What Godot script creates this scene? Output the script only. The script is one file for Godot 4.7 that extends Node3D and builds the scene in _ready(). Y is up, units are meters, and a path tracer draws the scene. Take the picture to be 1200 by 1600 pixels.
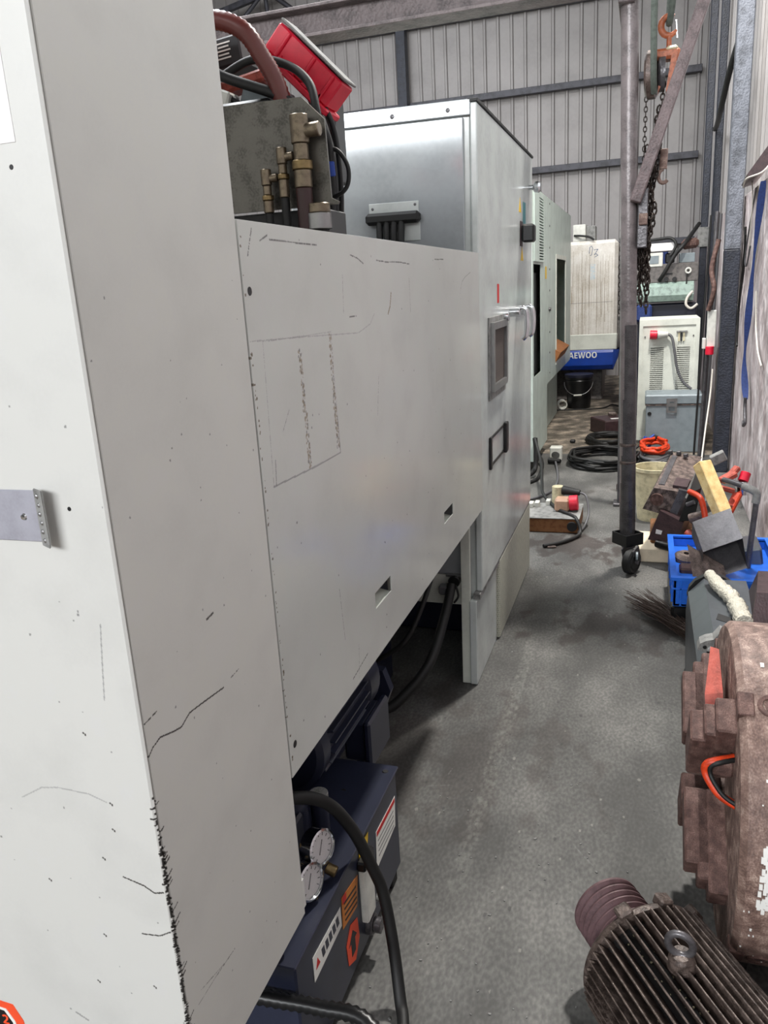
extends Node3D
# A narrow aisle between machine tools in a workshop shed. Metres, y up, the aisle runs along -z.

var M := {}
var used := {}
var UVF = null
var ORI := Vector3.ZERO

# ---------------------------------------------------------------- mesh helpers
func ST() -> SurfaceTool:
	var s := SurfaceTool.new()
	s.begin(Mesh.PRIMITIVE_TRIANGLES)
	return s

func vx(s: SurfaceTool, p: Vector3, n: Vector3) -> void:
	s.set_normal(n)
	if UVF != null:
		s.set_uv(UVF.call(p))
	else:
		s.set_uv(Vector2(p.x, p.y))
	s.add_vertex(p)

func tri(s: SurfaceTool, a: Vector3, b: Vector3, c: Vector3, na: Vector3, nb: Vector3, nc: Vector3) -> void:
	if (b - a).cross(c - a).dot(na + nb + nc) > 0.0:
		vx(s, a, na); vx(s, c, nc); vx(s, b, nb)
	else:
		vx(s, a, na); vx(s, b, nb); vx(s, c, nc)

func quad(s: SurfaceTool, a: Vector3, b: Vector3, c: Vector3, d: Vector3, n: Vector3) -> void:
	tri(s, a, b, c, n, n, n)
	tri(s, a, c, d, n, n, n)

func V(x: float, y: float, z: float) -> Vector3:
	return Vector3(x, y, z)

# chamfered box about c
func bx(s: SurfaceTool, c: Vector3, size: Vector3, bev := 0.002, B := Basis()) -> SurfaceTool:
	var h := size / 2.0
	var b: float = minf(bev, 0.4 * minf(size.x, minf(size.y, size.z)))
	for ax in 3:
		var u := (ax + 1) % 3
		var v := (ax + 2) % 3
		for sg in [-1.0, 1.0]:
			var n := Vector3(); n[ax] = sg
			var P := []
			for k in [[-1, -1], [1, -1], [1, 1], [-1, 1]]:
				var p := Vector3(); p[ax] = sg * h[ax]; p[u] = k[0] * (h[u] - b); p[v] = k[1] * (h[v] - b)
				P.append(c + B * p)
			quad(s, P[0], P[1], P[2], P[3], B * n)
		if b > 0.0:
			for su in [-1.0, 1.0]:
				for sv in [-1.0, 1.0]:
					var Q := []
					for e in [-1.0, 1.0]:
						var p := Vector3(); p[ax] = e * (h[ax] - b); p[u] = su * h[u]; p[v] = sv * (h[v] - b)
						var q := Vector3(); q[ax] = e * (h[ax] - b); q[u] = su * (h[u] - b); q[v] = sv * h[v]
						Q.append(c + B * p); Q.append(c + B * q)
					var n := Vector3(); n[u] = su; n[v] = sv
					quad(s, Q[0], Q[1], Q[3], Q[2], (B * n).normalized())
	if b > 0.0:
		for sx in [-1.0, 1.0]:
			for sy in [-1.0, 1.0]:
				for sz in [-1.0, 1.0]:
					var g := V(sx, sy, sz)
					var n := (B * g).normalized()
					tri(s, c + B * (g * V(h.x, h.y - b, h.z - b)), c + B * (g * V(h.x - b, h.y, h.z - b)), c + B * (g * V(h.x - b, h.y - b, h.z)), n, n, n)
	return s

# box given by its two extreme corners
func bb(s: SurfaceTool, x0: float, x1: float, y0: float, y1: float, z0: float, z1: float, bev := 0.002) -> SurfaceTool:
	return bx(s, V(x0 + x1, y0 + y1, z0 + z1) / 2.0, V(absf(x1 - x0), absf(y1 - y0), absf(z1 - z0)), bev)

# six-faced solid from 4 corners of one face and 4 of the opposite face
func hexa(s: SurfaceTool, f: Array, k: Array) -> SurfaceTool:
	var mid := Vector3()
	for p in f + k: mid += p / 8.0
	for q in [[f[0], f[1], f[2], f[3]], [k[0], k[1], k[2], k[3]], [f[0], f[1], k[1], k[0]], [f[1], f[2], k[2], k[1]], [f[2], f[3], k[3], k[2]], [f[3], f[0], k[0], k[3]]]:
		var n: Vector3 = (q[1] - q[0]).cross(q[2] - q[0]).normalized()
		if n.dot((q[0] + q[2]) / 2.0 - mid) < 0.0: n = -n
		quad(s, q[0], q[1], q[2], q[3], n)
	return s

func smooth(P: Array, per := 8, closed := false) -> Array:
	var out := []
	var n := P.size()
	var segs := n if closed else n - 1
	for i in segs:
		var a: Vector3 = P[(i - 1 + n) % n] if closed or i > 0 else P[0]
		var b: Vector3 = P[i]
		var c: Vector3 = P[(i + 1) % n]
		var d: Vector3 = P[(i + 2) % n] if closed or i + 2 < n else P[n - 1]
		for k in per:
			out.append(b.cubic_interpolate(c, a, d, float(k) / per))
	if not closed: out.append(P[n - 1])
	return out

# round tube along points; r is a number or one radius per point
func tube(s: SurfaceTool, P: Array, r, sides := 8, closed := false, caps := true) -> SurfaceTool:
	var n := P.size()
	var rings := []
	var norms := []
	var t0: Vector3 = (P[1] - P[0]).normalized()
	var u := t0.cross(Vector3.UP)
	if u.length() < 0.1: u = t0.cross(Vector3.RIGHT)
	u = u.normalized()
	for i in n:
		var t: Vector3
		if closed: t = (P[(i + 1) % n] - P[(i - 1 + n) % n]).normalized()
		else: t = (P[mini(i + 1, n - 1)] - P[maxi(i - 1, 0)]).normalized()
		u = (u - t * u.dot(t)).normalized()
		var w := t.cross(u)
		var rr: float = r[i] if r is Array else r
		var ring := []
		var nn := []
		for k in sides:
			var a := TAU * k / sides
			var d := u * cos(a) + w * sin(a)
			ring.append(P[i] + d * rr); nn.append(d)
		rings.append(ring); norms.append(nn)
	for i in (n if closed else n - 1):
		var j := (i + 1) % n
		for k in sides:
			var l := (k + 1) % sides
			tri(s, rings[i][k], rings[j][k], rings[j][l], norms[i][k], norms[j][k], norms[j][l])
			tri(s, rings[i][k], rings[j][l], rings[i][l], norms[i][k], norms[j][l], norms[i][l])
	if caps and not closed:
		for e in [0, n - 1]:
			var nn: Vector3 = (P[0] - P[1]).normalized() if e == 0 else (P[n - 1] - P[n - 2]).normalized()
			for k in range(1, sides - 1):
				tri(s, rings[e][0], rings[e][k], rings[e][k + 1], nn, nn, nn)
	return s

# solid of revolution about the local y axis of T: profile points are (radius, height)
func lathe(s: SurfaceTool, T: Transform3D, prof: Array, seg := 28) -> SurfaceTool:
	for i in prof.size() - 1:
		var a: Vector2 = prof[i]
		var b: Vector2 = prof[i + 1]
		if a.is_equal_approx(b): continue
		var dn := Vector2(b.y - a.y, a.x - b.x).normalized()
		for k in seg:
			var p := TAU * k / seg
			var q := TAU * (k + 1) / seg
			var np := T.basis * V(cos(p) * dn.x, dn.y, sin(p) * dn.x)
			var nq := T.basis * V(cos(q) * dn.x, dn.y, sin(q) * dn.x)
			var A := T * V(cos(p) * a.x, a.y, sin(p) * a.x)
			var B := T * V(cos(q) * a.x, a.y, sin(q) * a.x)
			var C := T * V(cos(q) * b.x, b.y, sin(q) * b.x)
			var D := T * V(cos(p) * b.x, b.y, sin(p) * b.x)
			if b.x > 0.0: tri(s, A, C, D, np, nq, np)
			if a.x > 0.0: tri(s, A, B, C, np, nq, nq)
	return s

# polygon in the local xy plane of T, thickness d along local z (centred)
func prism(s: SurfaceTool, T: Transform3D, poly: Array, d: float) -> SurfaceTool:
	var pk := PackedVector2Array(poly)
	if Geometry2D.is_polygon_clockwise(pk): pk.reverse()
	var idx := Geometry2D.triangulate_polygon(pk)
	for z in [-d / 2.0, d / 2.0]:
		var n := T.basis.z.normalized() * signf(z)
		for i in range(0, idx.size(), 3):
			tri(s, T * V(pk[idx[i]].x, pk[idx[i]].y, z), T * V(pk[idx[i + 1]].x, pk[idx[i + 1]].y, z), T * V(pk[idx[i + 2]].x, pk[idx[i + 2]].y, z), n, n, n)
	for i in pk.size():
		var a := pk[i]
		var b := pk[(i + 1) % pk.size()]
		var n := (T.basis * V(b.y - a.y, a.x - b.x, 0)).normalized()
		quad(s, T * V(a.x, a.y, -d / 2), T * V(b.x, b.y, -d / 2), T * V(b.x, b.y, d / 2), T * V(a.x, a.y, d / 2), n)
	return s

# rectangular plate in local xy with rectangular holes, thickness d along local z (centred)
func plate(s: SurfaceTool, T: Transform3D, R: Rect2, holes: Array, d: float) -> SurfaceTool:
	var xs := [R.position.x, R.end.x]
	var ys := [R.position.y, R.end.y]
	for h in holes:
		for q in [h.position.x, h.end.x]:
			if not xs.has(q): xs.append(q)
		for q in [h.position.y, h.end.y]:
			if not ys.has(q): ys.append(q)
	xs.sort(); ys.sort()
	var nz := T.basis.z.normalized()
	for i in xs.size() - 1:
		for j in ys.size() - 1:
			var m := Vector2(xs[i] + xs[i + 1], ys[j] + ys[j + 1]) / 2.0
			var solid := true
			for h in holes:
				if h.has_point(m): solid = false; break
			if solid:
				for z in [-d / 2.0, d / 2.0]:
					quad(s, T * V(xs[i], ys[j], z), T * V(xs[i + 1], ys[j], z), T * V(xs[i + 1], ys[j + 1], z), T * V(xs[i], ys[j + 1], z), nz * signf(z))
	var rims := holes.duplicate()
	rims.append(R)
	for h in rims:
		var sg := 1.0 if h == R else -1.0
		var c := [h.position, Vector2(h.end.x, h.position.y), h.end, Vector2(h.position.x, h.end.y)]
		for i in 4:
			var a: Vector2 = c[i]
			var b: Vector2 = c[(i + 1) % 4]
			var n := (T.basis * V(b.y - a.y, a.x - b.x, 0)).normalized() * sg
			quad(s, T * V(a.x, a.y, -d / 2), T * V(b.x, b.y, -d / 2), T * V(b.x, b.y, d / 2), T * V(a.x, a.y, d / 2), n)
	return s

# a frame whose local y axis points along d
func along(p: Vector3, d: Vector3) -> Transform3D:
	var y := d.normalized()
	var x := y.cross(Vector3.UP)
	if x.length() < 0.05: x = Vector3.RIGHT
	x = x.normalized()
	return Transform3D(Basis(x, y, x.cross(y)), p)

func cyl(s: SurfaceTool, a: Vector3, b: Vector3, r: float, seg := 16, r2 := -1.0, bev := 0.0015) -> SurfaceTool:
	var h := (b - a).length()
	var e := r if r2 < 0.0 else r2
	var c := minf(bev, minf(r, e) * 0.3)
	return lathe(s, along(a, b - a), [Vector2(0, 0), Vector2(r - c, 0), Vector2(r, c), Vector2(e, h - c), Vector2(e - c, h), Vector2(0, h)], seg)

func hexnut(s: SurfaceTool, a: Vector3, b: Vector3, r: float) -> SurfaceTool:
	return cyl(s, a, b, r, 6)

# frame whose local x, y, z are -z, y, x of the world: for plates that face the aisle
func side_frame(x: float) -> Transform3D:
	return Transform3D(Basis(V(0, 0, -1), V(0, 1, 0), V(1, 0, 0)), V(x, 0, 0))

# ---------------------------------------------------------------- scene helpers
func nm(n: String) -> String:
	if not used.has(n):
		used[n] = 0
		return n
	used[n] += 1
	return "%s_%03d" % [n, used[n]]

func thing(n: String, label: String, cat: String, at := Vector3.ZERO, group := "") -> Node3D:
	var o := Node3D.new()
	o.name = nm(n)
	o.position = at
	add_child(o)
	o.set_meta("label", label); o.set_meta("category", cat)
	if group != "": o.set_meta("group", group)
	return o

# commits world-space geometry as one mesh under parent
func part(s: SurfaceTool, n: String, m: Material, parent: Node3D, label := "") -> MeshInstance3D:
	var o := MeshInstance3D.new()
	o.mesh = s.commit()
	o.material_override = m
	o.name = n
	parent.add_child(o, true)
	if parent != self:
		var p := Vector3.ZERO
		var q: Node = parent
		while q != self:
			p += q.position
			q = q.get_parent()
		o.position = -p
	if label != "": o.set_meta("label", label)
	return o

func single(s: SurfaceTool, n: String, m: Material, label: String, cat: String, group := "") -> MeshInstance3D:
	var o := part(s, nm(n), m, self)
	o.set_meta("label", label); o.set_meta("category", cat)
	if group != "": o.set_meta("group", group)
	return o

func struct(s: SurfaceTool, n: String, m: Material, parent: Node3D = self) -> MeshInstance3D:
	var o := part(s, n, m, parent)
	if parent == self: o.set_meta("kind", "structure")
	return o

func lettering(text: String, height: float, T: Transform3D, m: Material, n: String, parent: Node3D, wide := 1.0, deep := 0.002) -> void:
	var f := SystemFont.new()
	f.font_names = PackedStringArray(["Droid Sans"])
	f.font_weight = 700
	var t := TextMesh.new()
	t.font = f; t.text = text; t.font_size = 64; t.pixel_size = height / 46.0; t.depth = deep
	var o := MeshInstance3D.new()
	o.mesh = t; o.material_override = m; o.name = n
	parent.add_child(o, true)
	o.transform = Transform3D(T.basis * Basis.from_scale(V(wide, 1, 1)), T.origin - parent.position)

func area(n: String, at: Vector3, look: Vector3, up: Vector3, size: Vector2, energy: float, col := Color.WHITE) -> void:
	var a := AreaLight3D.new()
	a.name = n
	a.area_size = size
	a.area_normalize_energy = false
	a.light_energy = energy
	a.light_color = col
	a.area_range = 40.0
	a.area_attenuation = 2.0
	a.shadow_enabled = true
	add_child(a)
	a.look_at_from_position(at, at + look, up)

# ---------------------------------------------------------------- textures and materials
func noise(seed_: int, freq: float, oct := 4, kind := FastNoiseLite.TYPE_SIMPLEX_SMOOTH) -> FastNoiseLite:
	var f := FastNoiseLite.new()
	f.seed = seed_; f.frequency = freq; f.noise_type = kind
	f.fractal_type = FastNoiseLite.FRACTAL_FBM
	f.fractal_octaves = oct
	return f

func bytes_of(f: FastNoiseLite, w: int, h: int, seamless: bool) -> PackedByteArray:
	var im: Image = f.get_seamless_image(w, h) if seamless else f.get_image(w, h)
	im.convert(Image.FORMAT_L8)
	return im.get_data()

# colour ramp over one noise, speckled by a second: stops are [position, Color]
func ramp(w: int, h: int, a: FastNoiseLite, b: FastNoiseLite, mix_: float, stops: Array, seamless := true) -> Image:
	var A := bytes_of(a, w, h, seamless)
	var Bn := bytes_of(b, w, h, seamless)
	var g := Gradient.new()
	var off := PackedFloat32Array(); var cols := PackedColorArray()
	for s in stops:
		off.append(s[0]); cols.append(s[1])
	g.offsets = off; g.colors = cols
	var lr := PackedByteArray(); var lg := PackedByteArray(); var lb := PackedByteArray()
	for i in 256:
		var c := g.sample(i / 255.0)
		lr.append(c.r8); lg.append(c.g8); lb.append(c.b8)
	var out := PackedByteArray()
	out.resize(w * h * 3)
	var k1 := int(256.0 * (1.0 - mix_)); var k2 := 256 - k1
	var o := 0
	for i in w * h:
		var v := (A[i] * k1 + Bn[i] * k2) >> 8
		out[o] = lr[v]; out[o + 1] = lg[v]; out[o + 2] = lb[v]
		o += 3
	return Image.create_from_data(w, h, false, Image.FORMAT_RGB8, out)

func tx(im: Image) -> ImageTexture:
	return ImageTexture.create_from_image(im)

func bump(seed_: int, freq: float, w := 256, strength := 4.0) -> ImageTexture:
	var im: Image = noise(seed_, freq, 5).get_seamless_image(w, w)
	im.convert(Image.FORMAT_RGBA8)
	im.bump_map_to_normal_map(strength)
	return tx(im)

func g(v: float) -> Color:
	return Color(v, v, v)

func mat(key: String, c: Color, rough: float, metal := 0.0, tex: Texture2D = null, scale := 1.0, nrm: Texture2D = null, nscale := 0.5) -> StandardMaterial3D:
	var m := StandardMaterial3D.new()
	m.resource_name = key
	m.albedo_color = c
	m.roughness = rough
	m.metallic = metal
	if tex != null: m.albedo_texture = tex
	if nrm != null:
		m.normal_enabled = true; m.normal_texture = nrm; m.normal_scale = nscale
	if tex != null or nrm != null:
		m.uv1_triplanar = true
		m.uv1_scale = V(scale, scale, scale)
	M[key] = m
	return m

func uvmat(key: String, im: Image, rough: float, metal := 0.0) -> StandardMaterial3D:
	var m := StandardMaterial3D.new()
	m.resource_name = key
	m.albedo_texture = tx(im)
	m.roughness = rough; m.metallic = metal
	m.texture_repeat = false
	M[key] = m
	return m

func dot(im: Image, p: Vector2, r: float, c: Color, al: float) -> void:
	for y in range(int(p.y - r), int(p.y + r) + 1):
		for x in range(int(p.x - r), int(p.x + r) + 1):
			if x >= 0 and y >= 0 and x < im.get_width() and y < im.get_height() and Vector2(x, y).distance_to(p) <= r + 0.3:
				im.set_pixel(x, y, im.get_pixel(x, y).lerp(c, al))

func scratch(im: Image, P: Array, w: float, c: Color, al := 0.8, broken := 0.0, rng: RandomNumberGenerator = null) -> void:
	for i in P.size() - 1:
		var a: Vector2 = P[i]
		var b: Vector2 = P[i + 1]
		var n := int(maxf(1.0, a.distance_to(b) / maxf(1.0, w)))
		for k in n:
			if rng != null and rng.randf() < broken: continue
			dot(im, a.lerp(b, float(k) / n), w / 2.0, c, al)

func streaks(im: Image, r: Rect2i, count: int, c: Color, al: float, rng: RandomNumberGenerator) -> void:
	for i in count:
		var x := r.position.x + rng.randi() % r.size.x
		var y0 := r.position.y + int(rng.randf() * r.size.y * 0.4)
		var y1 := r.position.y + int((0.5 + 0.5 * rng.randf()) * r.size.y)
		var w := 1 + rng.randi() % 4
		var f := al * (0.3 + 0.7 * rng.randf())
		for y in range(y0, y1):
			for q in w:
				var xx := mini(im.get_width() - 1, x + q + int(sin(y * 0.02 + i) * 1.5))
				if xx >= 0 and y < im.get_height() and rng.randf() < 0.85:
					im.set_pixel(xx, y, im.get_pixel(xx, y).lerp(c, f))

func build_materials() -> void:
	var mott := tx(ramp(512, 512, noise(1, 0.008), noise(2, 0.08), 0.25, [[0.0, g(0.86)], [0.5, g(0.95)], [1.0, g(1.0)]]))
	var dirty := tx(ramp(512, 512, noise(3, 0.012, 5), noise(4, 0.12, 3), 0.35, [[0.0, g(0.55)], [0.36, g(0.78)], [0.5, g(0.93)], [1.0, g(1.0)]]))
	var greasy := tx(ramp(512, 512, noise(5, 0.02, 5), noise(6, 0.15, 3), 0.4, [[0.0, Color(0.22, 0.19, 0.18)], [0.42, Color(0.42, 0.38, 0.36)], [0.55, Color(0.66, 0.62, 0.6)], [1.0, Color(0.95, 0.92, 0.9)]]))
	var rust := tx(ramp(512, 512, noise(7, 0.014, 5), noise(8, 0.13, 4), 0.42, [[0.0, Color(0.24, 0.18, 0.16)], [0.34, Color(0.36, 0.28, 0.25)], [0.48, Color(0.45, 0.36, 0.325)], [0.6, Color(0.52, 0.43, 0.39)], [0.7, Color(0.63, 0.55, 0.5)], [1.0, Color(0.78, 0.73, 0.69)]]))
	var wood := tx(ramp(512, 512, noise(9, 0.01), noise(10, 0.1), 0.3, [[0.0, Color(0.6, 0.43, 0.24)], [0.36, Color(0.84, 0.7, 0.46)], [0.5, Color(0.9, 0.79, 0.55)], [1.0, Color(0.95, 0.87, 0.66)]]))
	var nb := bump(20, 0.03, 256, 5.0)
	var nf := bump(21, 0.12, 256, 3.0)
	mat("paint_grey", Color(0.79, 0.79, 0.775), 0.34, 0.0, mott, 1.3)
	mat("paint_cream", Color(0.85, 0.86, 0.82), 0.4, 0.0, mott, 1.1)
	mat("paint_pale_green", Color(0.78, 0.83, 0.8), 0.38, 0.0, mott, 1.1)
	mat("cabinet_paint", Color(0.78, 0.8, 0.79), 0.2, 0.0, mott, 1.0)
	mat("cabinet_end", Color(0.66, 0.68, 0.69), 0.12, 0.15, mott, 1.0)
	mat("inside_dark", Color(0.16, 0.16, 0.17), 0.6, 0.0, mott, 1.0)
	mat("navy", Color(0.15, 0.165, 0.235), 0.33, 0.0, mott, 2.0)
	mat("navy_dark", Color(0.08, 0.09, 0.16), 0.45, 0.0, mott, 2.0)
	mat("blue_paint", Color(0.05, 0.24, 0.62), 0.3, 0.0, mott, 2.0)
	mat("blue_plastic", Color(0.12, 0.42, 0.86), 0.4, 0.0, mott, 4.0)
	mat("black_rubber", Color(0.06, 0.06, 0.06), 0.6, 0.0, null, 1.0)
	mat("black_plastic", Color(0.06, 0.06, 0.065), 0.35, 0.0, mott, 3.0)
	mat("dark_steel", Color(0.4, 0.39, 0.4), 0.36, 0.5, dirty, 2.0, nf, 0.15)
	mat("oily_steel", Color(0.36, 0.35, 0.355), 0.24, 0.35, dirty, 2.0, nf, 0.08)
	mat("pole_paint", Color(0.52, 0.485, 0.485), 0.33, 0.1, dirty, 1.6, nf, 0.12)
	mat("brace_paint", Color(0.43, 0.37, 0.37), 0.5, 0.1, dirty, 2.0, nf, 0.3)
	mat("beam_paint", Color(0.43, 0.39, 0.39), 0.55, 0.1, dirty, 1.2, nf, 0.3)
	mat("column_blue", Color(0.17, 0.185, 0.23), 0.5, 0.1, dirty, 1.6, nf, 0.3)
	mat("column_grey", Color(0.46, 0.475, 0.51), 0.45, 0.2, dirty, 1.6, nf, 0.3)
	mat("girt_steel", Color(0.3, 0.3, 0.33), 0.55, 0.1, dirty, 1.0)
	mat("stainless", Color(0.42, 0.41, 0.39), 0.38, 0.75, dirty, 2.5)
	mat("steel", Color(0.62, 0.62, 0.62), 0.3, 0.85, mott, 5.0)
	mat("galvanised", Color(0.66, 0.66, 0.7), 0.42, 0.25, mott, 5.0)
	mat("chrome", Color(0.85, 0.86, 0.87), 0.12, 1.0)
	mat("brass", Color(0.55, 0.47, 0.33), 0.35, 0.8, dirty, 6.0)
	mat("fitting_steel", Color(0.52, 0.47, 0.4), 0.33, 0.75, dirty, 8.0)
	mat("rust", Color(1, 1, 1), 0.62, 0.0, rust, 3.2, nf, 0.3)
	mat("rust_dark", Color(0.75, 0.68, 0.68), 0.7, 0.0, rust, 5.0, nf, 0.3)
	mat("iron_grease", Color(0.62, 0.57, 0.55), 0.45, 0.15, greasy, 2.5, nf, 0.25)
	mat("iron_purple", Color(0.27, 0.19, 0.2), 0.45, 0.1, dirty, 3.0, nf, 0.25)
	mat("motor_grey", Color(0.56, 0.52, 0.5), 0.5, 0.2, greasy, 4.0, nf, 0.4)
	mat("motor_dark", Color(0.13, 0.12, 0.12), 0.7, 0.0, dirty, 6.0)
	mat("pulley", Color(0.42, 0.32, 0.33), 0.55, 0.1, dirty, 5.0)
	mat("sheet_grey", Color(0.4, 0.42, 0.44), 0.32, 0.5, mott, 3.0)
	mat("grey_box", Color(0.52, 0.56, 0.58), 0.5, 0.1, mott, 2.5)
	mat("dusty_grey", Color(0.55, 0.55, 0.54), 0.8, 0.0, dirty, 3.0)
	mat("white_plastic", Color(0.85, 0.85, 0.82), 0.4, 0.0, mott, 4.0)
	mat("paper", Color(0.84, 0.83, 0.83), 0.8)
	mat("red_plastic", Color(0.85, 0.1, 0.22), 0.42, 0.0, mott, 5.0)
	mat("red_print", Color(0.75, 0.08, 0.07), 0.5)
	mat("orange", Color(0.85, 0.25, 0.08), 0.5, 0.0, dirty, 5.0)
	mat("orange_paint", Color(0.74, 0.42, 0.28), 0.5, 0.0, dirty, 6.0)
	mat("orange_faded", Color(0.72, 0.33, 0.27), 0.6, 0.0, dirty, 5.0, nb, 0.4)
	mat("red_hose", Color(0.36, 0.14, 0.12), 0.3)
	mat("hose_brown", Color(0.2, 0.1, 0.1), 0.4)
	mat("wood", Color(1, 1, 1), 0.7, 0.0, wood, 4.0, nf, 0.4)
	mat("wood_dark", Color(0.5, 0.38, 0.32), 0.8, 0.0, wood, 5.0, nf, 0.4)
	mat("wood_pale", Color(0.88, 0.82, 0.72), 0.7, 0.0, mott, 3.0)
	mat("cream_plastic", Color(0.86, 0.82, 0.68), 0.45, 0.0, dirty, 3.0)
	mat("wire_white", Color(0.78, 0.76, 0.72), 0.5)
	mat("grey_cable", Color(0.33, 0.33, 0.34), 0.5)
	mat("green_rope", Color(0.36, 0.39, 0.36), 0.8, 0.0, dirty, 8.0)
	mat("strap_blue", Color(0.17, 0.25, 0.48), 0.8, 0.0, dirty, 8.0)
	mat("blue_grip", Color(0.1, 0.25, 0.6), 0.5)
	mat("twig", Color(0.24, 0.18, 0.15), 0.8, 0.0, dirty, 10.0)
	mat("chain", Color(0.4, 0.37, 0.35), 0.4, 0.6, greasy, 12.0)
	mat("black_print", Color(0.04, 0.04, 0.05), 0.5)
	mat("white_print", Color(0.88, 0.88, 0.86), 0.5)
	mat("yellow_print", Color(0.85, 0.7, 0.12), 0.5)
	mat("teal_print", Color(0.25, 0.5, 0.52), 0.5)
	mat("orange_print", Color(0.9, 0.3, 0.15), 0.5)
	mat("amber_print", Color(0.75, 0.45, 0.15), 0.5)
	mat("mesh_filter", Color(0.5, 0.47, 0.45), 0.8, 0.0, greasy, 25.0)
	mat("peach", Color(0.75, 0.6, 0.5), 0.5, 0.0, mott, 5.0)
	mat("cardboard", Color(0.62, 0.4, 0.23), 0.8, 0.0, dirty, 2.0)
	mat("pale_green_metal", Color(0.62, 0.7, 0.66), 0.4, 0.0, dirty, 2.0)
	mat("console_grey", Color(0.42, 0.4, 0.39), 0.5, 0.0, dirty, 3.0)
	mat("cladding", Color(0.62, 0.605, 0.6), 0.55, 0.1, mott, 0.35)
	mat("roof_sheet", Color(0.5, 0.5, 0.5), 0.7, 0.0, mott, 0.5)
	mat("plaster", Color(0.6, 0.57, 0.56), 0.85, 0.0, dirty, 1.0)
	var wall_tex := tx(ramp(512, 512, noise(31, 0.01, 5), noise(32, 0.09, 4), 0.3, [[0.0, Color(0.58, 0.54, 0.54)], [0.36, Color(0.7, 0.66, 0.66)], [0.52, Color(0.76, 0.73, 0.73)], [0.66, Color(0.85, 0.83, 0.83)], [1.0, Color(0.94, 0.93, 0.93)]]))
	var pm := mat("wall_render", Color(0.95, 0.93, 0.93), 0.8, 0.0, wall_tex, 1.0, nb, 0.5)
	pm.uv1_scale = V(0.9, 0.45, 0.9)
	var far_tex := tx(ramp(512, 512, noise(33, 0.012, 5), noise(34, 0.11, 4), 0.3, [[0.0, Color(0.2, 0.18, 0.16)], [0.4, Color(0.36, 0.34, 0.31)], [0.55, Color(0.48, 0.45, 0.42)], [0.7, Color(0.62, 0.58, 0.53)], [1.0, Color(0.75, 0.72, 0.68)]]))
	mat("floor_far", Color(1.0, 0.98, 0.95), 0.75, 0.0, far_tex, 0.7, nb, 0.4)
	var gl := StandardMaterial3D.new()
	gl.resource_name = "gauge_glass"
	gl.albedo_color = Color(1, 1, 1, 0.08); gl.roughness = 0.03
	gl.transparency = BaseMaterial3D.TRANSPARENCY_ALPHA
	M["glass"] = gl
	var pw := StandardMaterial3D.new()
	pw.resource_name = "plastic_wrap"
	pw.albedo_color = Color(0.82, 0.8, 0.74); pw.roughness = 0.22
	pw.normal_enabled = true; pw.normal_texture = bump(41, 0.05, 256, 14.0); pw.normal_scale = 1.0
	pw.uv1_triplanar = true; pw.uv1_scale = V(7, 7, 7)
	M["wrap"] = pw
	for k in [["lamp_glow", Color(1.0, 0.985, 0.96), 6.0], ["skylight", Color(0.95, 0.98, 1.0), 1.5], ["end_glazing", Color(0.96, 0.98, 1.0), 1.5], ["side_fill_glow", Color(0.98, 0.99, 1.0), 0.22]]:  # the last glow belongs to the added side fill
		var e := StandardMaterial3D.new()
		e.resource_name = k[0]
		e.albedo_color = Color(0.8, 0.8, 0.8)
		e.emission_enabled = true; e.emission = k[1]; e.emission_energy_multiplier = k[2]
		M[k[0]] = e

# ---------------------------------------------------------------- the place
func _ready() -> void:
	# camera
	var cam := Camera3D.new()
	cam.name = "camera"
	cam.fov = 66.08
	cam.near = 0.05
	cam.far = 80.0
	cam.transform = Transform3D(Basis(V(0.95069418, -0.05679904, -0.30488431), V(-0.03009837, 0.96154693, -0.27298644), V(0.30866594, 0.26870314, 0.91242751)).orthonormalized(), V(0, 1.47, 0))
	add_child(cam)
	cam.current = true
	# sky and exposure
	var env := Environment.new()
	env.background_mode = Environment.BG_COLOR
	env.background_color = Color(0.8, 0.85, 0.9)
	env.tonemap_mode = Environment.TONE_MAPPER_LINEAR
	env.tonemap_exposure = 1.0
	env.sdfgi_enabled = true
	env.ssao_enabled = true
	env.ssil_enabled = true
	var we := WorldEnvironment.new()
	we.name = "environment"
	we.environment = env
	add_child(we)
	# daylight: roof lights over the aisle and the bays, glazing high in the entrance wall
	area("bay_daylight", V(-3.6, 6.38, -8.2), V(0, -1, 0), V(0, 0, 1), Vector2(2.4, 3.0), 3.2, Color(0.97, 0.98, 1.0))
	area("near_bay_daylight", V(-3.4, 6.38, -3.5), V(0, -1, 0), V(0, 0, 1), Vector2(2.4, 3.0), 6.6, Color(0.98, 0.99, 1.0))
	area("entrance_daylight", V(-2.4, 4.4, 6.85), V(0, 0, -1), V(0, 1, 0), Vector2(6.0, 2.2), 7.0, Color(0.98, 0.99, 1.0))
	area("side_fill", V(0.66, 3.3, -1.6), V(-1, 0, 0), V(0, 1, 0), Vector2(8.0, 2.4), 0.04, Color(0.98, 0.99, 1.0))  # weak fill added at the side wall to brighten aisle-facing panels

	build_materials()
	build_shell()
	build_lathe()
	build_top_gear()
	build_hydraulics()
	build_cabinet()
	build_vented_machine()
	build_far_machine()
	build_gantry()
	build_lamp()
	build_back_corner()
	build_floor_things()
	build_scrap()
	build_chuck()
	build_motor()
	build_wall_things()

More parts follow.
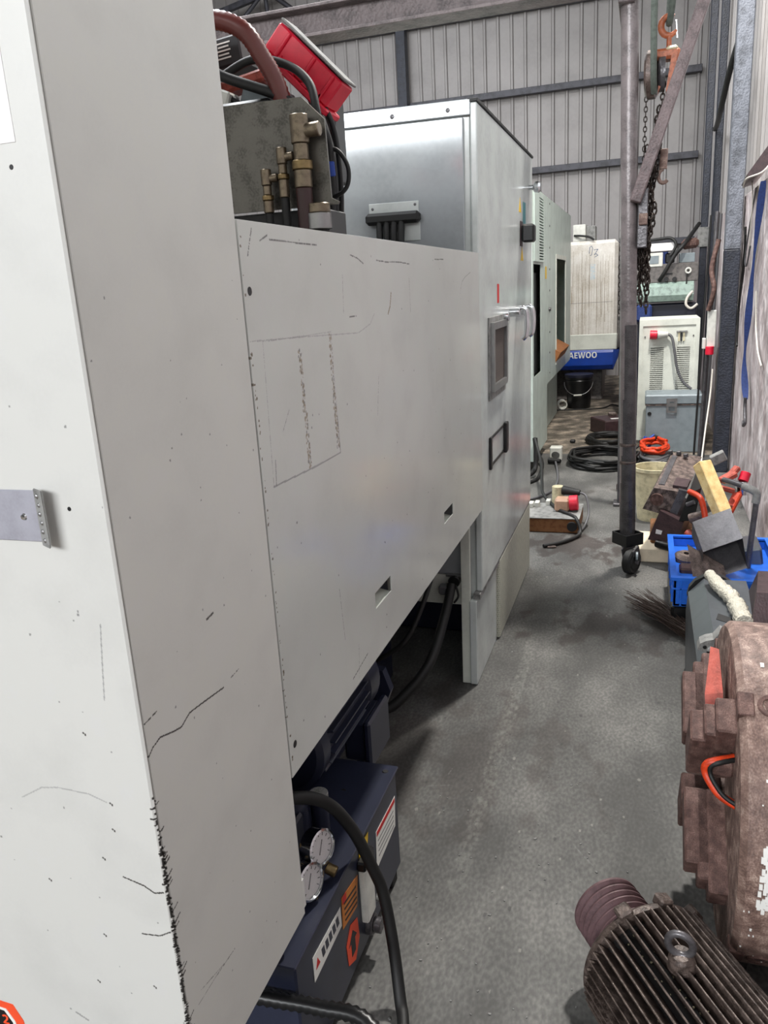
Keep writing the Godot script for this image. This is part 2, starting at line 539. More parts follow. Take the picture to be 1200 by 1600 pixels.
# ---------------------------------------------------------------- shell
func cladding(n: String, w: float, h: float, T: Transform3D, parent: Node3D, m: Material = null) -> void:
	# one ribbed steel sheet: narrow raised ribs every 0.2 m
	var s := ST()
	var prof := [Vector2(0, 0)]
	var x := 0.1
	while x < w:
		prof.append_array([Vector2(x - 0.028, 0), Vector2(x - 0.014, 0.03), Vector2(x + 0.014, 0.03), Vector2(x + 0.028, 0)])
		x += 0.2
	prof.append(Vector2(w, 0))
	for i in prof.size() - 1:
		var a: Vector2 = prof[i]
		var b: Vector2 = prof[i + 1]
		var nn := V(a.y - b.y, 0, b.x - a.x).normalized()
		for k in [0.0, 0.002]:
			quad(s, T * V(a.x, 0, a.y - k), T * V(b.x, 0, b.y - k), T * V(b.x, h, b.y - k), T * V(a.x, h, a.y - k), T.basis * (nn if k == 0.0 else -nn))
	part(s, n, m if m != null else M.cladding, parent)

func build_shell() -> void:
	# floor: one worn slab along the aisle, cast against an older slab beyond it
	var rng := RandomNumberGenerator.new()
	rng.seed = 5
	var W := 1000; var H := 2000
	var fi := ramp(W, H, noise(61, 0.006, 5), noise(62, 0.16, 4), 0.42, [[0.0, Color(0.2, 0.195, 0.185)], [0.34, Color(0.265, 0.262, 0.255)], [0.5, Color(0.32, 0.317, 0.308)], [0.64, Color(0.375, 0.371, 0.36)], [1.0, Color(0.54, 0.53, 0.515)]], false)
	# dark brown blots, scuffs and pale scrape marks
	var blot := bytes_of(noise(63, 0.012, 5), W, H, false)
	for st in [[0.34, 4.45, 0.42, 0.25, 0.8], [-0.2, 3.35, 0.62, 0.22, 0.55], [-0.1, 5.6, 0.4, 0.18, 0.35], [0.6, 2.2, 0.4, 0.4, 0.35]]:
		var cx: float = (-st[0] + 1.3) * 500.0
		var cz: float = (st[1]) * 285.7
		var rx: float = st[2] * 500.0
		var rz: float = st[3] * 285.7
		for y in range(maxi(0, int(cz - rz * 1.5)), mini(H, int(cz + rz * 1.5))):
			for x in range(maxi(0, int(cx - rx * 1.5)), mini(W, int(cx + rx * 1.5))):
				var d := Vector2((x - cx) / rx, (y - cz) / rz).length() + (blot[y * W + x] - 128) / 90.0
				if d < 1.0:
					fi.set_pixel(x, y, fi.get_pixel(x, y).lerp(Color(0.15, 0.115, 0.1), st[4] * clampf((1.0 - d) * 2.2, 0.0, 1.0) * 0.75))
	for i in 260:
		var p := Vector2(rng.randf() * W, rng.randf() * H)
		var a := rng.randf() * TAU
		scratch(fi, [p, p + Vector2(cos(a), sin(a) * 0.6) * (6 + rng.randf() * 46)], 1.0 + rng.randf(), g(0.5) if rng.randf() < 0.55 else g(0.24), 0.35, 0.3, rng)
	for i in 600:
		dot(fi, Vector2(rng.randf() * W, rng.randf() * H), 0.5 + rng.randf() * 1.6, Color(0.62, 0.61, 0.58) if rng.randf() < 0.4 else g(0.16), 0.5)
	for i in 900:   # worn line of old marking paint
		dot(fi, Vector2((1.3 - 0.42) * 500 + rng.randf_range(-11, 11), rng.randf_range(1.6, 3.2) * 285.7), 1.0 + rng.randf() * 2.0, Color(0.5, 0.5, 0.48), 0.16)
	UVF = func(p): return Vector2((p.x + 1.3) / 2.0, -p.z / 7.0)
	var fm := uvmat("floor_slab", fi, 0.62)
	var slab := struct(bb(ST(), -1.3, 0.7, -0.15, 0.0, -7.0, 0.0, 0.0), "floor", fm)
	UVF = null
	struct(bb(ST(), -1.3, 0.7, -0.15, 0.0, -13.2, -7.0, 0.0), "older_slab", M.floor_far, slab)
	struct(bb(ST(), -8.2, -1.3, -0.15, 0.0, -13.2, 7.2, 0.0), "bay_slab", M.floor_far, slab)
	struct(bb(ST(), -1.3, 0.7, -0.15, 0.0, 0.0, 7.2, 0.0), "entrance_slab", M.floor_far, slab)
	# back wall: ribbed sheets on girts and a post
	var back := struct(bb(ST(), -8.2, 0.9, -0.15, 6.6, -13.3, -13.1, 0.0), "wall_back", M.roof_sheet)
	for i in 9:
		cladding("cladding_sheet", 1.0, 6.5, Transform3D(Basis(), V(-8.3 + i * 1.0, 0, -13.05)), back)
	for y in [1.95, 3.1, 4.2, 5.3]:
		part(bb(ST(), -8.2, 0.64, y - 0.045, y + 0.045, -13.0, -12.9, 0.004), "wall_girt", M.girt_steel, back)
	for x in [-3.62, -7.2]:
		part(bb(ST(), x - 0.07, x + 0.07, 0, 6.5, -12.9, -12.74, 0.004), "wall_post", M.column_blue, back)
	# roof truss against the back wall
	var tr := ST()
	bx(tr, V(-6.2, 5.87, -12.6), V(1.6, 0.08, 0.08), 0.004, Basis(V(0, 0, 1), 0.17))
	part(tr, "rafter", M.girt_steel, back)
	for q in [[V(-6.25, 5.55, -12.6), V(-5.72, 5.98, -12.6)], [V(-5.66, 5.5, -12.6), V(-5.7, 6.1, -12.6)], [V(-5.6, 5.95, -12.6), V(-4.9, 5.42, -12.6)]]:
		part(tube(ST(), q, 0.035, 4), "truss_web", M.girt_steel, back)
	# side wall by the aisle: rendered masonry below, ribbed sheets above
	var right := struct(bb(ST(), 0.64, 0.84, -0.15, 1.98, -13.2, 7.2, 0.006), "wall_side", M.wall_render)
	part(bb(ST(), 0.74, 0.84, 1.98, 6.6, -13.2, -5.6, 0.0), "upper_lining", M.roof_sheet, right)
	part(bb(ST(), 0.74, 0.84, 4.6, 6.6, -5.6, 7.2, 0.0), "upper_lining", M.roof_sheet, right)
	part(bb(ST(), 0.74, 0.84, 1.98, 4.6, 2.4, 7.2, 0.0), "upper_lining", M.roof_sheet, right)
	var WT := Basis(V(0, 0, 1), V(0, 1, 0), V(-1, 0, 0))
	for i in 8:
		cladding("cladding_sheet", 1.0, 4.6, Transform3D(WT, V(0.73, 1.98, -13.6 + i * 1.0)), right)
	for i in 8:   # pale upper sheets, made to glow as added fill for the aisle faces
		cladding("fill_sheet", 1.0, 2.6, Transform3D(WT, V(0.76, 2.0, -5.6 + i * 1.0)), right, M.side_fill_glow)
	# other walls
	struct(bb(ST(), -8.4, -8.2, -0.15, 6.6, -13.2, 7.2, 0.0), "wall_bay", M.roof_sheet)
	var ent := struct(plate(ST(), Transform3D(Basis(), V(0, 0, 7.1)), Rect2(-8.4, -0.15, 9.3, 6.75), [Rect2(-5.45, 3.25, 6.1, 2.3)], 0.2), "wall_entrance", M.roof_sheet)
	for i in 6:
		part(bb(ST(), -5.44 + i * 1.016, -4.44 + i * 1.016, 3.27, 5.53, 6.94, 6.98, 0.004), "glazing_panel", M.end_glazing, ent)
	var roof := struct(bb(ST(), -8.4, 0.9, 6.5, 6.65, -13.3, 7.2, 0.0), "ceiling", M.roof_sheet)
	for q in [[-3.6, -8.2, 2.4, 3.0], [-3.4, -3.5, 2.4, 3.0]]:
		part(bb(ST(), q[0] - q[2] / 2, q[0] + q[2] / 2, 6.42, 6.495, q[1] - q[3] / 2, q[1] + q[3] / 2, 0.004), "skylight_panel", M.skylight, roof)
	# wall column by the aisle: grey above, dark blue below
	var col := struct(bb(ST(), 0.52, 0.625, 0, 1.62, -6.47, -6.35, 0.006), "wall_column", M.column_blue)
	part(bb(ST(), 0.52, 0.625, 1.62, 6.5, -6.47, -6.35, 0.006), "upper_shaft", M.column_grey, col)
	# two dark posts further along
	var c2 := struct(bb(ST(), 0.53, 0.6, 0, 6.5, -9.6, -9.5, 0.006), "wall_column_001", M.column_blue)
	part(bb(ST(), 0.61, 0.68, 0, 6.5, -9.3, -9.22, 0.006), "twin_shaft", M.column_blue, c2)
	part(bb(ST(), 0.5, 0.62, 1.74, 1.94, -9.5, -9.48, 0.003), "bolt_plate", M.dusty_grey, c2)

# ---------------------------------------------------------------- the near lathe
func blank(w: int, h: int, seed_: int, base: Color) -> Image:
	return ramp(w, h, noise(seed_, 0.006, 4), noise(seed_ + 1, 0.15, 2), 0.15, [[0.0, base.darkened(0.035)], [0.5, base], [1.0, base.lightened(0.015)]], false)

func build_lathe() -> void:
	var rng := RandomNumberGenerator.new()
	rng.seed = 11
	var K := Color(0.1, 0.09, 0.085)
	var L := thing("lathe", "large grey painted lathe with a tall end cover and a long scratched side panel", "machine", V(-1.2, 0, -1.7))
	part(bb(ST(), -1.95, -0.536, 0.4425, 2.25, -1.006, -0.669, 0.003), "end_enclosure", M.paint_grey, L)
	# end sheet, facing the entrance
	var fi := blank(420, 1808, 70, Color(0.76, 0.76, 0.745))
	var F := func(x, y): return Vector2((x + 0.95) * 1000.0, (2.25 - y) * 1000.0)
	scratch(fi, [F.call(-0.562, 1.136), F.call(-0.568, 1.09), F.call(-0.574, 1.04)], 1.2, g(0.5), 0.7)
	scratch(fi, [F.call(-0.59, 0.797), F.call(-0.562, 0.79), F.call(-0.548, 0.782), F.call(-0.534, 0.786)], 1.6, K, 0.8)
	scratch(fi, [F.call(-0.576, 0.715), F.call(-0.55, 0.718), F.call(-0.533, 0.728)], 1.4, K, 0.8)
	scratch(fi, [F.call(-0.723, 0.889), F.call(-0.69, 0.908), F.call(-0.665, 0.912), F.call(-0.62, 0.91), F.call(-0.595, 0.902)], 1.5, g(0.55), 0.6)
	for q in [[-0.612, 0.994], [-0.591, 0.902], [-0.594, 0.865], [-0.616, 0.82], [-0.572, 0.634], [-0.707, 0.77], [-0.636, 0.70], [-0.66, 0.62]]:
		scratch(fi, [F.call(q[0], q[1]), F.call(q[0] + 0.005, q[1] - 0.004)], 2.2, K, 0.8)
	for i in 26:
		dot(fi, F.call(-0.53 - rng.randf() * 0.26, 0.5 + rng.randf() * 0.9), 0.6 + rng.randf() * 0.8, g(0.35), 0.6)
	scratch(fi, [F.call(-0.716, 0.557), F.call(-0.69, 0.545), F.call(-0.67, 0.53)], 3.0, g(0.45), 0.6, 0.3, rng)
	for i in 130:   # paint knocked off the corner
		var y := 0.46 + rng.randf() * 0.46
		if y > 0.86 and rng.randf() < 0.4: continue
		var ln := rng.randf() * rng.randf() * rng.randf() * 0.012 + 0.001
		scratch(fi, [F.call(-0.530, y), F.call(-0.530 - ln, y + rng.randf_range(-0.001, 0.001))], 1.2 + rng.randf() * 2.0, K, 0.9)
	for i in 70:   # bare steel where the corner has worn right through
		var y := 0.845 - i * 0.0058
		if rng.randf() < 0.12: continue
		scratch(fi, [F.call(-0.5305, y), F.call(-0.5305, y - 0.0062)], 1.5 + rng.randf() * 3.0, K, 0.92)
	UVF = func(p): return Vector2((p.x + 0.95) / 0.42, (2.25 - p.y) / 1.808)
	part(bb(ST(), -0.95, -0.53, 0.4425, 2.25, -0.669, -0.663, 0.0028), "end_sheet", uvmat("end_sheet_paint", fi, 0.38), L, "pale end sheet with chipped corner")
	# side sheet of the end cover
	var si := blank(345, 1808, 74, Color(0.735, 0.735, 0.718))
	var S := func(z, y): return Vector2((-z - 0.663) * 1000.0, (2.25 - y) * 1000.0)
	scratch(si, [S.call(-0.667, 0.968), S.call(-0.678, 0.976), S.call(-0.694, 0.98), S.call(-0.72, 0.972), S.call(-0.738, 0.968), S.call(-0.759, 0.976), S.call(-0.796, 0.972), S.call(-0.845, 0.966)], 1.7, K, 0.85)
	scratch(si, [S.call(-0.666, 1.011), S.call(-0.696, 1.014)], 1.3, K, 0.8, 0.2, rng)
	scratch(si, [S.call(-0.824, 1.075), S.call(-0.843, 1.077)], 3.0, K, 0.8)
	scratch(si, [S.call(-0.865, 0.97), S.call(-0.89, 0.972)], 1.3, K, 0.6, 0.3, rng)
	scratch(si, [S.call(-0.691, 0.586), S.call(-0.735, 0.586), S.call(-0.792, 0.582)], 1.3, K, 0.5, 0.2, rng)
	scratch(si, [S.call(-0.7, 0.6), S.call(-0.76, 0.585)], 1.0, K, 0.4, 0.3, rng)
	for i in 46:
		dot(si, S.call(-0.67 - rng.randf() * 0.33, 0.5 + rng.randf() * 1.0), 0.5 + rng.randf() * 0.9, g(0.3), 0.6)
	for i in 110:
		var y := 0.46 + rng.randf() * 0.46
		if y > 0.86 and rng.randf() < 0.5: continue
		var ln := rng.randf() * rng.randf() * rng.randf() * 0.03 + 0.001
		scratch(si, [S.call(-0.669, y), S.call(-0.669 - ln * 0.6, y + ln * 0.2)], 1.0 + rng.randf() * 1.5, K, 0.85)
	UVF = func(p): return Vector2((-p.z - 0.663) / 0.345, (2.25 - p.y) / 1.808)
	part(bb(ST(), -0.536, -0.53, 0.4425, 2.25, -1.0135, -0.6695, 0.001), "cover_sheet", uvmat("cover_sheet_paint", si, 0.42), L, "grey cover sheet with a long wavy scratch")
	# long side panel
	var pi_ := blank(1345, 700, 78, Color(0.71, 0.715, 0.70))
	var P := func(z, y): return Vector2((-z - 1.018) * 800.0, (1.58 - y) * 800.0)
	var dirt := Color(0.42, 0.36, 0.27)
	# glue left by a sign that was peeled off
	for q in [[-1.19, 1.39, 1.29, 9], [-1.193, 1.29, 1.19, 7], [-1.325, 1.405, 1.27, 8], [-1.327, 1.31, 1.2, 7]]:
		for i in 90:
			var y: float = lerpf(q[1], q[2], rng.randf())
			dot(pi_, P.call(q[0] + rng.randf_range(-0.006, 0.006), y), 0.6 + rng.randf() * 1.5, dirt if rng.randf() < 0.7 else g(0.25), 0.4)
	scratch(pi_, [P.call(-1.052, 1.195), P.call(-1.2, 1.19), P.call(-1.336, 1.189)], 2.0, g(0.48), 0.7)
	scratch(pi_, [P.call(-1.336, 1.189), P.call(-1.334, 1.26)], 2.0, g(0.4), 0.7)
	scratch(pi_, [P.call(-1.061, 1.195), P.call(-1.066, 1.235)], 2.0, g(0.45), 0.6)
	scratch(pi_, [P.call(-1.334, 1.26), P.call(-1.332, 1.408), P.call(-1.2, 1.409), P.call(-1.061, 1.411), P.call(-1.052, 1.195)], 1.2, g(0.52), 0.5, 0.25, rng)
	for q in [[-1.457, 1.541, -1.496, 1.536], [-1.496, 1.536, -1.531, 1.526], [-1.613, 1.534, -1.673, 1.532], [-1.673, 1.532, -1.783, 1.533], [-1.783, 1.533, -1.861, 1.530], [-1.115, 1.554, -1.297, 1.553], [-1.081, 1.551, -1.11, 1.561], [-1.432, 1.429, -1.471, 1.429], [-1.316, 0.736, -1.409, 0.748], [-2.1, 1.545, -2.2, 1.547], [-1.04, 1.53, -1.06, 1.568]]:
		scratch(pi_, [P.call(q[0], q[1]), P.call(q[2], q[3])], 1.6, g(0.26), 0.75, 0.12, rng)
	scratch(pi_, [P.call(-1.702, 1.467), P.call(-1.69, 1.44), P.call(-1.666, 1.418)], 4.0, dirt, 0.7, 0.2, rng)
	scratch(pi_, [P.call(-1.021, 1.414), P.call(-1.225, 1.407), P.call(-1.476, 1.397), P.call(-1.55, 1.41), P.call(-1.58, 1.429)], 1.2, g(0.5), 0.45, 0.1, rng)
	for q in [[-1.409, 1.504, -1.402, 1.436], [-1.586, 1.304, -1.562, 1.22], [-1.28, 0.94, -1.29, 0.83], [-1.36, 0.79, -1.35, 0.72], [-1.85, 1.5, -1.85, 1.42], [-1.13, 1.3, -1.1, 1.27]]:
		scratch(pi_, [P.call(q[0], q[1]), P.call(q[2], q[3])], 1.1, g(0.42), 0.5, 0.2, rng)
	scratch(pi_, [P.call(-2.555, 1.515), P.call(-2.47, 1.5), P.call(-2.428, 1.487), P.call(-2.394, 1.45)], 1.3, g(0.4), 0.6, 0.1, rng)
	for i in 70:
		dot(pi_, P.call(-1.02 - rng.randf() * 1.6, 0.72 + rng.randf() * 0.85), 0.6 + rng.randf() * 0.9, g(0.33), 0.6)
	for i in 60:
		dot(pi_, P.call(-1.019 - rng.randf() * 0.006, 0.72 + rng.randf() * 0.85), 0.6 + rng.randf() * 1.0, Color(0.3, 0.26, 0.2), 0.7)
	UVF = func(p): return Vector2((-p.z - 1.018) / 1.68, (1.58 - p.y) / 0.875)
	var pan := plate(ST(), side_frame(-0.531), Rect2(1.018, 0.709, 1.645, 0.867), [Rect2(1.475, 0.818, 0.112, 0.036), Rect2(2.1, 0.821, 0.11, 0.034)], 0.002)
	bb(pan, -0.556, -0.5305, 1.5745, 1.5765, -2.664, -1.018, 0.0006)
	bb(pan, -0.556, -0.5305, 0.708, 0.710, -2.664, -1.018, 0.0006)
	bb(pan, -0.556, -0.5305, 0.709, 1.576, -1.0195, -1.0175, 0.0006)
	bb(pan, -0.556, -0.5305, 0.709, 1.576, -2.664, -2.662, 0.0006)
	# far edge strip that tapers towards the foot
	prism(pan, side_frame(-0.531), [Vector2(2.663, 0.709), Vector2(2.663, 1.576), Vector2(2.69, 1.576), Vector2(2.668, 0.709)], 0.002)
	var sp := part(pan, "side_panel", uvmat("side_panel_paint", pi_, 0.15), L, "long scratched panel with two pull slots")
	UVF = null
	for z in [-1.531, -2.155]:
		var cup := ST()
		bb(cup, -0.5755, -0.5735, 0.805, 0.866, z - 0.07, z + 0.07, 0.0)
		bx(cup, V(-0.552, 0.815, z), V(0.042, 0.002, 0.13), 0.0, Basis(V(0, 0, 1), -0.2))
		part(cup, "pull_slot", M.paint_cream, sp)
	for q in [[-1.036, 1.482], [-1.038, 0.76]]:
		part(cyl(ST(), V(-0.5325, q[1], q[0]), V(-0.5295, q[1], q[0]), 0.0075, 18), "bolt_hole_shade", M.black_print, sp)  # flat black disc painted for the dark inside of a hole
	# body behind the panel
	part(bb(ST(), -1.95, -0.915, 0.0, 1.5, -2.70, -1.03, 0.004), "bed", M.navy, L)
	part(bb(ST(), -1.95, -0.6, 0.95, 1.56, -2.6, -1.03, 0.004), "cross_slide", M.console_grey, L)
	part(bb(ST(), -1.95, -0.535, 0.445, 0.5, -1.03, -1.008, 0.0), "bottom_flange", M.paint_grey, L)
	# steel bracket with a riveted end plate
	var br := part(bb(ST(), -1.1, -0.613, 1.229, 1.287, -0.663, -0.6605, 0.001), "bracket", M.galvanised, L, "bare steel bracket bar")
	var ep := part(bx(ST(), V(-0.604, 1.259, -0.651), V(0.019, 0.064, 0.0025), 0.001, Basis(V(0, 1, 0), -0.5)), "end_plate", M.dusty_grey, br)
	var rv := ST()
	for i in 6:
		lathe(rv, along(V(-0.6035 + (i % 2) * 0.001, 1.284 - i * 0.0098, -0.6497), V(0.48, 0, 0.88)), [Vector2(0, 0.003), Vector2(0.002, 0.0025), Vector2(0.0032, 0)], 10)
	part(rv, "rivet", M.steel, br)
	part(lathe(ST(), along(V(-0.6365, 1.257, -0.6605), V(0, 0, 1)), [Vector2(0, 0.002), Vector2(0.003, 0.0016), Vector2(0.0042, 0)], 14), "screw", M.chrome, br)
	# paper notice, drilled holes, warning sticker
	part(bb(ST(), -0.72, -0.5665, 1.625, 1.9, -0.6632, -0.6624, 0.0), "paper_notice", M.paper, L)
	for q in [[-0.5765, 1.604], [-0.577, 1.267]]:
		part(cyl(ST(), V(q[0], q[1], -0.664), V(q[0], q[1], -0.6626), 0.003, 12), "screw_hole_shade", M.black_print, L)  # black disc stands in for the shade of a small hole
	var st := part(prism(ST(), Transform3D(Basis(), V(0, 0, -0.6628)), [Vector2(-0.93, 0.541), Vector2(-0.818, 0.535), Vector2(-0.805, 0.51), Vector2(-0.80, 0.46), Vector2(-0.93, 0.46)], 0.0006), "warning_sticker", M.orange_print, L)
	part(prism(ST(), Transform3D(Basis(), V(0, 0, -0.6622)), [Vector2(-0.93, 0.53), Vector2(-0.832, 0.524), Vector2(-0.82, 0.505), Vector2(-0.815, 0.46), Vector2(-0.93, 0.46)], 0.0006), "white_band", M.white_print, st)
	part(prism(ST(), Transform3D(Basis(), V(0, 0, -0.6616)), [Vector2(-0.93, 0.526), Vector2(-0.836, 0.52), Vector2(-0.825, 0.502), Vector2(-0.82, 0.46), Vector2(-0.93, 0.46)], 0.0006), "dark_field", M.black_print, st)
	lettering("2", 0.016, Transform3D(Basis(), V(-0.836, 0.505, -0.6611)), M.orange_print, "sticker_numeral", L, 1.0, 0.0006)

# fittings and cables above the long panel
func fitting(p: Vector3, r: float, bottom: float, hose_r: float, hm: Material, L: Node3D) -> void:
	var f := ST()
	cyl(f, p + V(0, -r * 1.4, 0), p + V(0, r * 1.3, 0), r, 8)
	cyl(f, p + V(0, -r * 0.3, 0), p + V(r * 2.2, -r * 0.2, 0), r * 0.72, 12)
	var y := p.y - r * 1.4
	cyl(f, V(p.x, y - r * 1.6, p.z), V(p.x, y, p.z), r * 0.78, 16)
	var fit := part(f, "elbow_fitting", M.fitting_steel, L)
	y -= r * 1.6
	part(hexnut(ST(), V(p.x, y - r * 0.9, p.z), V(p.x, y, p.z), r * 1.15), "union_nut", M.brass, fit)
	y -= r * 0.9
	var fe := (y - bottom) * 0.62
	part(cyl(ST(), V(p.x, y - fe, p.z), V(p.x, y, p.z), r * 0.92, 18), "crimp_sleeve", M.fitting_steel, fit)
	part(cyl(ST(), V(p.x, bottom - 0.25, p.z), V(p.x, y - fe, p.z), hose_r, 14), "hose", hm, fit)

func build_top_gear() -> void:
	var L: Node3D = get_node("lathe")
	var gp := prism(ST(), Transform3D(Basis(), V(0, 0, -1.603)), [Vector2(-1.3, 1.649), Vector2(-1.3, 1.862), Vector2(-0.664, 1.852), Vector2(-0.618, 1.807), Vector2(-0.614, 1.66), Vector2(-0.598, 1.652), Vector2(-0.6, 1.647)], 0.006)
	part(gp, "guard_plate", M.stainless, L, "stained bare steel guard plate")
	part(bb(ST(), -1.3, -0.64, 1.56, 1.645, -1.75, -1.62, 0.003), "valve_block", M.inside_dark, L)
	fitting(V(-0.662, 1.79, -1.575), 0.0195, 1.66, 0.0165, M.hose_brown, L)
	fitting(V(-0.705, 1.745, -1.575), 0.0115, 1.645, 0.009, M.black_rubber, L)
	fitting(V(-0.743, 1.708, -1.575), 0.0115, 1.625, 0.008, M.black_rubber, L)
	var hx := part(hexnut(ST(), V(-0.638, 1.6, -1.585), V(-0.638, 1.632, -1.585), 0.027), "port_nut", M.steel, L)
	part(cyl(ST(), V(-0.638, 1.632, -1.585), V(-0.638, 1.65, -1.585), 0.024, 20), "port_collar", M.fitting_steel, hx)
	part(cyl(ST(), V(-0.638, 1.5, -1.585), V(-0.638, 1.6, -1.585), 0.02, 20), "port_hose", M.black_rubber, hx)
	# motor and valve gear glimpsed above the plate
	part(bb(ST(), -1.25, -0.76, 1.78, 1.875, -1.95, -1.66, 0.006), "gear_housing", M.black_plastic, L)
	var so := part(bx(ST(), V(-0.915, 2.0, -1.8), V(0.1, 0.06, 0.08), 0.004, Basis(V(0, 0, 1), 0.1)), "solenoid", M.inside_dark, L, "dark coil block with a printed rating label")
	for i in 5:
		part(bx(ST(), V(-0.905, 2.018 - i * 0.0075, -1.758) , V(0.034 - (i % 2) * 0.008, 0.003, 0.001), 0.0, Basis(V(0, 0, 1), 0.1)), "label_line", M.white_print, so)
	part(bx(ST(), V(-0.87, 1.93, -1.76), V(0.13, 0.026, 0.05), 0.006, Basis(V(0, 0, 1), 0.16)), "clamp_arm", M.orange_faded, L, "faded orange clamp arm")
	part(bx(ST(), V(-0.962, 1.955, -1.72), V(0.09, 0.07, 0.06), 0.012), "orange_cap", M.orange_paint, L)
	part(bx(ST(), V(-0.90, 1.895, -1.7), V(0.075, 0.04, 0.05), 0.004, Basis(V(0, 0, 1), -0.4)), "junction_box", M.white_plastic, L)
	part(bx(ST(), V(-0.80, 1.888, -1.74), V(0.1, 0.05, 0.06), 0.004, Basis(V(0, 0, 1), -0.35)), "motor_end", M.grey_box, L)
	# cables, each a thing hanging over the gear
	var tie := ["thick black cable nearest the steel guard plate", "thin black cable running behind the thick one", "black cable looping under the red crate"]
	var paths := [
		[V(-1.1, 1.965, -1.66), V(-0.93, 1.955, -1.66), V(-0.85, 1.92, -1.66), V(-0.74, 1.875, -1.67), V(-0.69, 1.835, -1.69)],
		[V(-1.1, 1.95, -1.68), V(-0.9, 1.905, -1.69), V(-0.83, 1.86, -1.7), V(-0.78, 1.8, -1.7)],
		[V(-0.9, 1.94, -1.72), V(-0.82, 1.965, -1.72), V(-0.74, 1.945, -1.72), V(-0.685, 1.9, -1.7), V(-0.665, 1.845, -1.68), V(-0.66, 1.8, -1.68)]]
	for i in 3:
		single(tube(ST(), smooth(paths[i], 8), [0.011, 0.007, 0.009][i], 10), "machine_cable", M.black_rubber, tie[i], "cable", "cables over the lathe gear")
	# ribbed red-brown conduit
	var hp := smooth([V(-1.05, 1.99, -1.65), V(-0.95, 2.025, -1.65), V(-0.868, 2.03, -1.65), V(-0.80, 2.0, -1.65), V(-0.765, 1.945, -1.66), V(-0.745, 1.9, -1.67), V(-0.73, 1.84, -1.68)], 26)
	var hr := []
	for i in hp.size(): hr.append(0.0185 + 0.0009 * cos(i * TAU / 4.0))
	single(tube(ST(), hp, hr, 16), "ribbed_hose", M.red_hose, "ribbed red-brown hose arching beside the red crate", "hose")
	# red crate lying tilted on the gear
	var e1 := V(0.70, -0.714, 0).normalized()
	var e2 := V(0.714, 0.70, 0).normalized()
	var B := Basis(e1, e2, V(0, 0, 1))
	var o := V(-0.724, 1.945, -1.79)
	var cr := thing("plastic_crate", "bright red plastic crate lying tilted above the steel guard plate", "crate", o)
	part(bx(ST(), o + e2 * 0.008, V(0.19, 0.062, 0.07), 0.004, B), "crate_body", M.red_plastic, cr)
	part(bx(ST(), o - e2 * 0.03, V(0.21, 0.014, 0.085), 0.003, B), "crate_rim", M.red_plastic, cr)
	part(bx(ST(), o + e2 * 0.0455, V(0.192, 0.006, 0.072), 0.002, B), "dusty_base", M.dusty_grey, cr, "dusty grey base")
	for x in [-0.06, 0.015, 0.072]:
		part(bx(ST(), o + e1 * x + e2 * 0.008 + V(0, 0, 0.037), V(0.008, 0.056, 0.008), 0.002, B), "crate_rib", M.red_plastic, cr)
	for i in 7:
		if i == 3: continue
		part(prism(ST(), Transform3D(B, o + e1 * (-0.05 + i * 0.02) - e2 * 0.022 + V(0, 0, 0.037)), [Vector2(-0.008, 0), Vector2(0.008, 0), Vector2(0.002, 0.014)], 0.008), "gusset", M.red_plastic, cr)
	# bundle of hoses that drops beside the cabinet
	var lab := ["blue-tagged black hose dropping between guard plate and tall cabinet", "black hose loop bulging out in front of the tall cabinet", "black hose hanging straight down beside the guard plate edge", "thick black hose behind the looped one"]
	var drop := [
		[V(-0.70, 1.86, -1.72), V(-0.668, 1.8, -1.74), V(-0.668, 1.74, -1.75), V(-0.675, 1.66, -1.76), V(-0.69, 1.5, -1.76)],
		[V(-0.70, 1.77, -1.75), V(-0.655, 1.775, -1.75), V(-0.629, 1.74, -1.75), V(-0.632, 1.70, -1.75), V(-0.66, 1.68, -1.75), V(-0.71, 1.68, -1.77)],
		[V(-0.70, 1.9, -1.76), V(-0.665, 1.83, -1.77), V(-0.655, 1.74, -1.77), V(-0.662, 1.64, -1.78), V(-0.68, 1.5, -1.78)],
		[V(-0.76, 1.92, -1.9), V(-0.725, 1.8, -1.9), V(-0.72, 1.7, -1.9), V(-0.725, 1.5, -1.9)]]
	for i in 4:
		var h := single(tube(ST(), smooth(drop[i], 8), [0.008, 0.005, 0.006, 0.013][i], 8), "drop_hose", M.black_rubber, lab[i], "hose", "hoses beside the guard plate")
		if i == 0:
			part(cyl(ST(), V(-0.6685, 1.722, -1.753), V(-0.668, 1.752, -1.748), 0.0095, 12), "blue_tag", M.blue_grip, h)
	single(bb(ST(), -0.79, -0.74, 1.74, 1.94, -2.06, -1.99, 0.004), "relay_box", M.black_plastic, "narrow black relay box between the red crate and the tall cabinet", "box")

